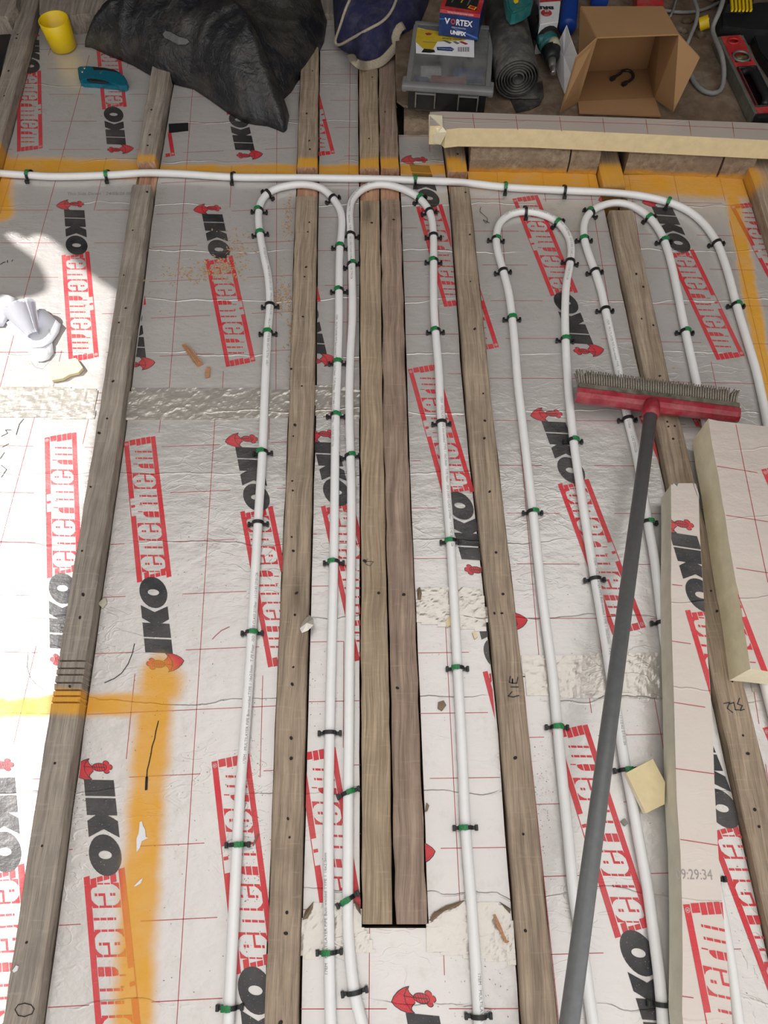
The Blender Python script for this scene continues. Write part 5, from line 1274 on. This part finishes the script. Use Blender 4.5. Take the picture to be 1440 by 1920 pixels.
o = slab('foam_block', [P(x, y, .032) for x, y in [(1174, 1449), (1224, 1423), (1247, 1466), (1246, 1508), (1211, 1525)]], .0185, .032, [M['pir'], M['pir_pale']]); tag(o, 'cut cream foam block resting on the pipe beside the long foam offcut', 'foam block')
o = slab('tape_scrap', [P(x, y, .0012) for x, y in [(316, 232), (353, 230), (353, 245), (317, 249)]], .0002, .0012, [M['black'], M['black']]); tag(o, 'dark rectangular tape scrap on the board below the black sack', 'tape scrap')
def chip(label, px, z0, z1, mat='chip', name='wood_chip', cat='wood chip'):
    o = slab(name, [P(x, y, z1) for x, y in px], z0, z1, [M[mat], M[mat]], jitter=.0005); tag(o, label, cat)
    return o
ch = chip('ribbed reddish wood chip on the board above the crinkled tape', [(341, 646), (348, 644), (358, 653), (374, 672), (380, 680), (370, 685), (360, 674)], .001, .006)
strokes('chip_groove', [[(344, 647), (367, 681)], [(348, 647), (371, 680)], [(352, 650), (375, 679)]], .001, M['kraft'], .0064, parent=ch)
chip('small reddish wood chip below the ribbed chip', [(388, 688), (394, 687), (393, 706), (385, 708), (384, 698)], .001, .004)
chip('reddish splinter on the torn tape at lower right', [(925, 1715), (929, 1714), (938, 1733), (941, 1740), (949, 1762), (955, 1765), (952, 1768), (946, 1768), (938, 1748), (932, 1738)], .0075, .011)
chip('thin dark splinter lying across the red print by the fifth left clip', [(473, 1586), (475, 1586), (485, 1565), (484, 1564), (477, 1574)], .001, .004, 'kraft')
chip('pale foam crumb beside the middle joist, near the crinkled tape', [(184, 1132), (190, 1125), (198, 1120), (200, 1130), (192, 1140)], .0012, .004, 'cream', 'foam_crumb', 'crumb')
chip('tiny pale crumb on the lower end of the long grey joist', [(23, 1820), (30, 1810), (34, 1812), (32, 1820), (26, 1824)], ZK+.0008, ZK+.003, 'white', 'foam_crumb', 'crumb')
for k, (px, lb) in enumerate([([(836, 1165), (841, 1155), (846, 1158), (845, 1172), (838, 1176)], 'cream crumb beside the pipe at the middle tape patch'), ([(886, 1186), (891, 1184), (895, 1194), (890, 1198)], 'cream crumb below the middle tape patch'),
        ([(822, 1316), (832, 1313), (837, 1322), (828, 1332), (821, 1328)], 'brown smudge crumb on the board left of the second loop'), ([(800, 1505), (805, 1510), (802, 1520), (797, 1522)], 'dark splinter crumb right of the close joist pair'),
        ([(1164, 1540), (1172, 1534), (1178, 1544), (1172, 1549)], 'grey crumb between the broom handle and the foam block')]):
    chip(lb, px, .001 if k else .0018, .0045, ('pir', 'pir', 'kraft', 'kraft', 'grey_metal')[k], 'debris_crumb', 'crumb')
fsb = bmesh.new(); fp = [P(x, y, ZJ+.002) for x, y in [(562, 1178), (570, 1162), (580, 1153), (588, 1160), (588, 1172), (578, 1182), (566, 1187)]]; cc = fsb.verts.new(sum(fp, Vector())/7 + Vector((0, 0, .008))); vs_ = [fsb.verts.new(p) for p in fp]
for i in range(7): fsb.faces.new((vs_[i], vs_[(i+1) % 7], cc))
fsb.faces.new(list(reversed(vs_))); tag(from_bm('foil_scrap', fsb, M['tape']), 'small crumpled foil scrap on the worn joist near the middle', 'foil scrap')
bm = bmesh.new(); bm_tube(bm, catmull([P(x, y, .003) for x, y in [(902, 388), (900, 396), (908, 404), (914, 410), (912, 418), (906, 412), (918, 418)]], .003), .0006, 5); tag(from_bm('wire_scrap', bm, M['pen']), 'thin curled wire scrap left of the third pipe loop', 'wire')
# shavings and sawdust: nobody could count them
def shavings(name, areas, label, seed, mat, size=(.002, .007)):
    rs_ = random.Random(seed); vs, fs = [], []
    for cx, cy, sx, sy, cnt, z in areas:
        for _ in range(cnt):
            x, y = rs_.gauss(cx, sx), rs_.gauss(cy, sy); q = P(x, y, z); l = rs_.uniform(*size); w2 = l*rs_.uniform(.15, .5); a = rs_.uniform(0, math.pi)
            d = Vector((math.cos(a), math.sin(a), 0)); nn = Vector((-d.y, d.x, 0)); n = len(vs); h = rs_.uniform(.0006, .0016)
            vs += [q-d*l/2+Vector((0, 0, .0006)), q+nn*w2/2+Vector((0, 0, h)), q+d*l/2+Vector((0, 0, .0008)), q-nn*w2/2+Vector((0, 0, .0006))]; fs.append((n, n+1, n+2, n+3))
    o = mesh(name, vs, fs, mat); tag(o, label, 'debris', kind='stuff'); return o
shavings('wood_shavings', [(415, 505, 26, 12, 230, 0), (450, 470, 16, 8, 60, 0), (355, 515, 30, 6, 60, 0), (440, 440, 20, 14, 40, 0), (540, 410, 5, 22, 80, 0), (530, 560, 10, 16, 120, 0), (545, 640, 4, 50, 60, 0), (300, 520, 30, 30, 20, 0), (1290, 700, 40, 20, 8, 0)], 'pale wood shavings scattered near the first loop', 2, M['shave'], (.003, .010))
shavings('sawdust', [(530, 470, 8, 60, 130, 0), (300, 360, 6, 30, 60, 0), (725, 200, 12, 40, 160, ZJ), (725, 150, 10, 20, 80, ZJ), (700, 300, 10, 20, 40, ZJ), (1165, 390, 22, 5, 90, 0), (500, 700, 20, 40, 40, 0)], 'fine sawdust along the joists', 3, M['shave'], (.001, .003))
shavings('grit', [(470, 1540, 14, 120, 260, 0), (1015, 1520, 12, 90, 170, 0), (150, 1480, 20, 60, 120, 0), (620, 1300, 40, 60, 90, 0), (180, 1000, 18, 90, 130, 0), (825, 1230, 30, 60, 60, 0), (1400, 1600, 20, 120, 120, 0), (900, 1850, 40, 40, 60, 0), (60, 700, 60, 200, 120, 0), (350, 1300, 60, 300, 200, 0), (1150, 1300, 60, 200, 120, 0), (520, 250, 300, 40, 60, 0)], 'dark grit scattered over the boards', 4, M['kraft'], (.0008, .003))
# ================================================================ WALLS AND CEILING ADDED OUTSIDE THE FRAME to shade the floor
def wall_with_hole(name, X, outer, hole, mat, label):
    bm = bmesh.new(); es = []
    for lp_ in (outer, hole):
        if not lp_: continue
        vs = [bm.verts.new((X, y, z)) for y, z in lp_]; es += [bm.edges.new((vs[i], vs[(i+1) % len(vs)])) for i in range(len(vs))]
    bmesh.ops.triangle_fill(bm, edges=es, use_beauty=True)
    bmesh.ops.solidify(bm, geom=bm.faces[:], thickness=.004)
    o = from_bm(name, bm, mat); tag(o, label, 'wall', kind='structure'); return o
XW = -1.75
def back(px, z=0.0):
    p = P(*px, z); t = (XW-p.x)/SUN.x; q = p + SUN*t; return (q.y, q.z)
lit = [(8, 441), (14, 437), (24, 436), (34, 440), (44, 446), (52, 447), (58, 441), (70, 439), (84, 442), (97, 451), (110, 462), (122, 474), (140, 492), (165, 512), (190, 530), (218, 549)]
rim = [(184, 780), (160, 930), (124, 1150), (92, 1340), (49, 1630), (7, 1905), (-20, 2080)]
shade = [(-700, 2080), (-500, 700), (-60, 640), (-20, 585), (30, 560), (60, 556), (82, 548), (88, 532), (82, 512), (72, 496), (60, 482), (44, 470), (30, 462), (20, 452)]
hole = [back(p) for p in lit+rim+shade]  # opening invented from the sun patch outline, projected back along the sun
wall_with_hole('wall_left_sun_mask', XW, [(-3.0, -.08), (3.2, -.08), (3.2, 4.2), (-3.0, 4.2)], hole, M['plaster_light'], 'unseen left wall, added with an opening that shapes the sun patch')
bm = bmesh.new(); bm_box(bm, (0, 2.95, 1.2), (4.4, .1, 2.6)); tag(from_bm('wall_back', bm, M['plaster']), 'unseen far wall, added to darken the far end', 'wall', kind='structure')  # added out of view; blocks sky behind the far end
bm = bmesh.new(); bm_box(bm, (2.15, 1.2, 1.2), (.1, 3.6, 2.6)); tag(from_bm('wall_right', bm, M['plaster']), 'unseen right wall, added to cut the sky light', 'wall', kind='structure')  # added out of view; blocks sky from the right
bm = bmesh.new(); bm_box(bm, (.2, 2.18, 1.66), (3.84, 1.44, .08)); tag(from_bm('ceiling', bm, M['plaster']), 'unseen low ceiling, added to shade the far end', 'ceiling', kind='structure')  # placed low and out of view to darken the far end
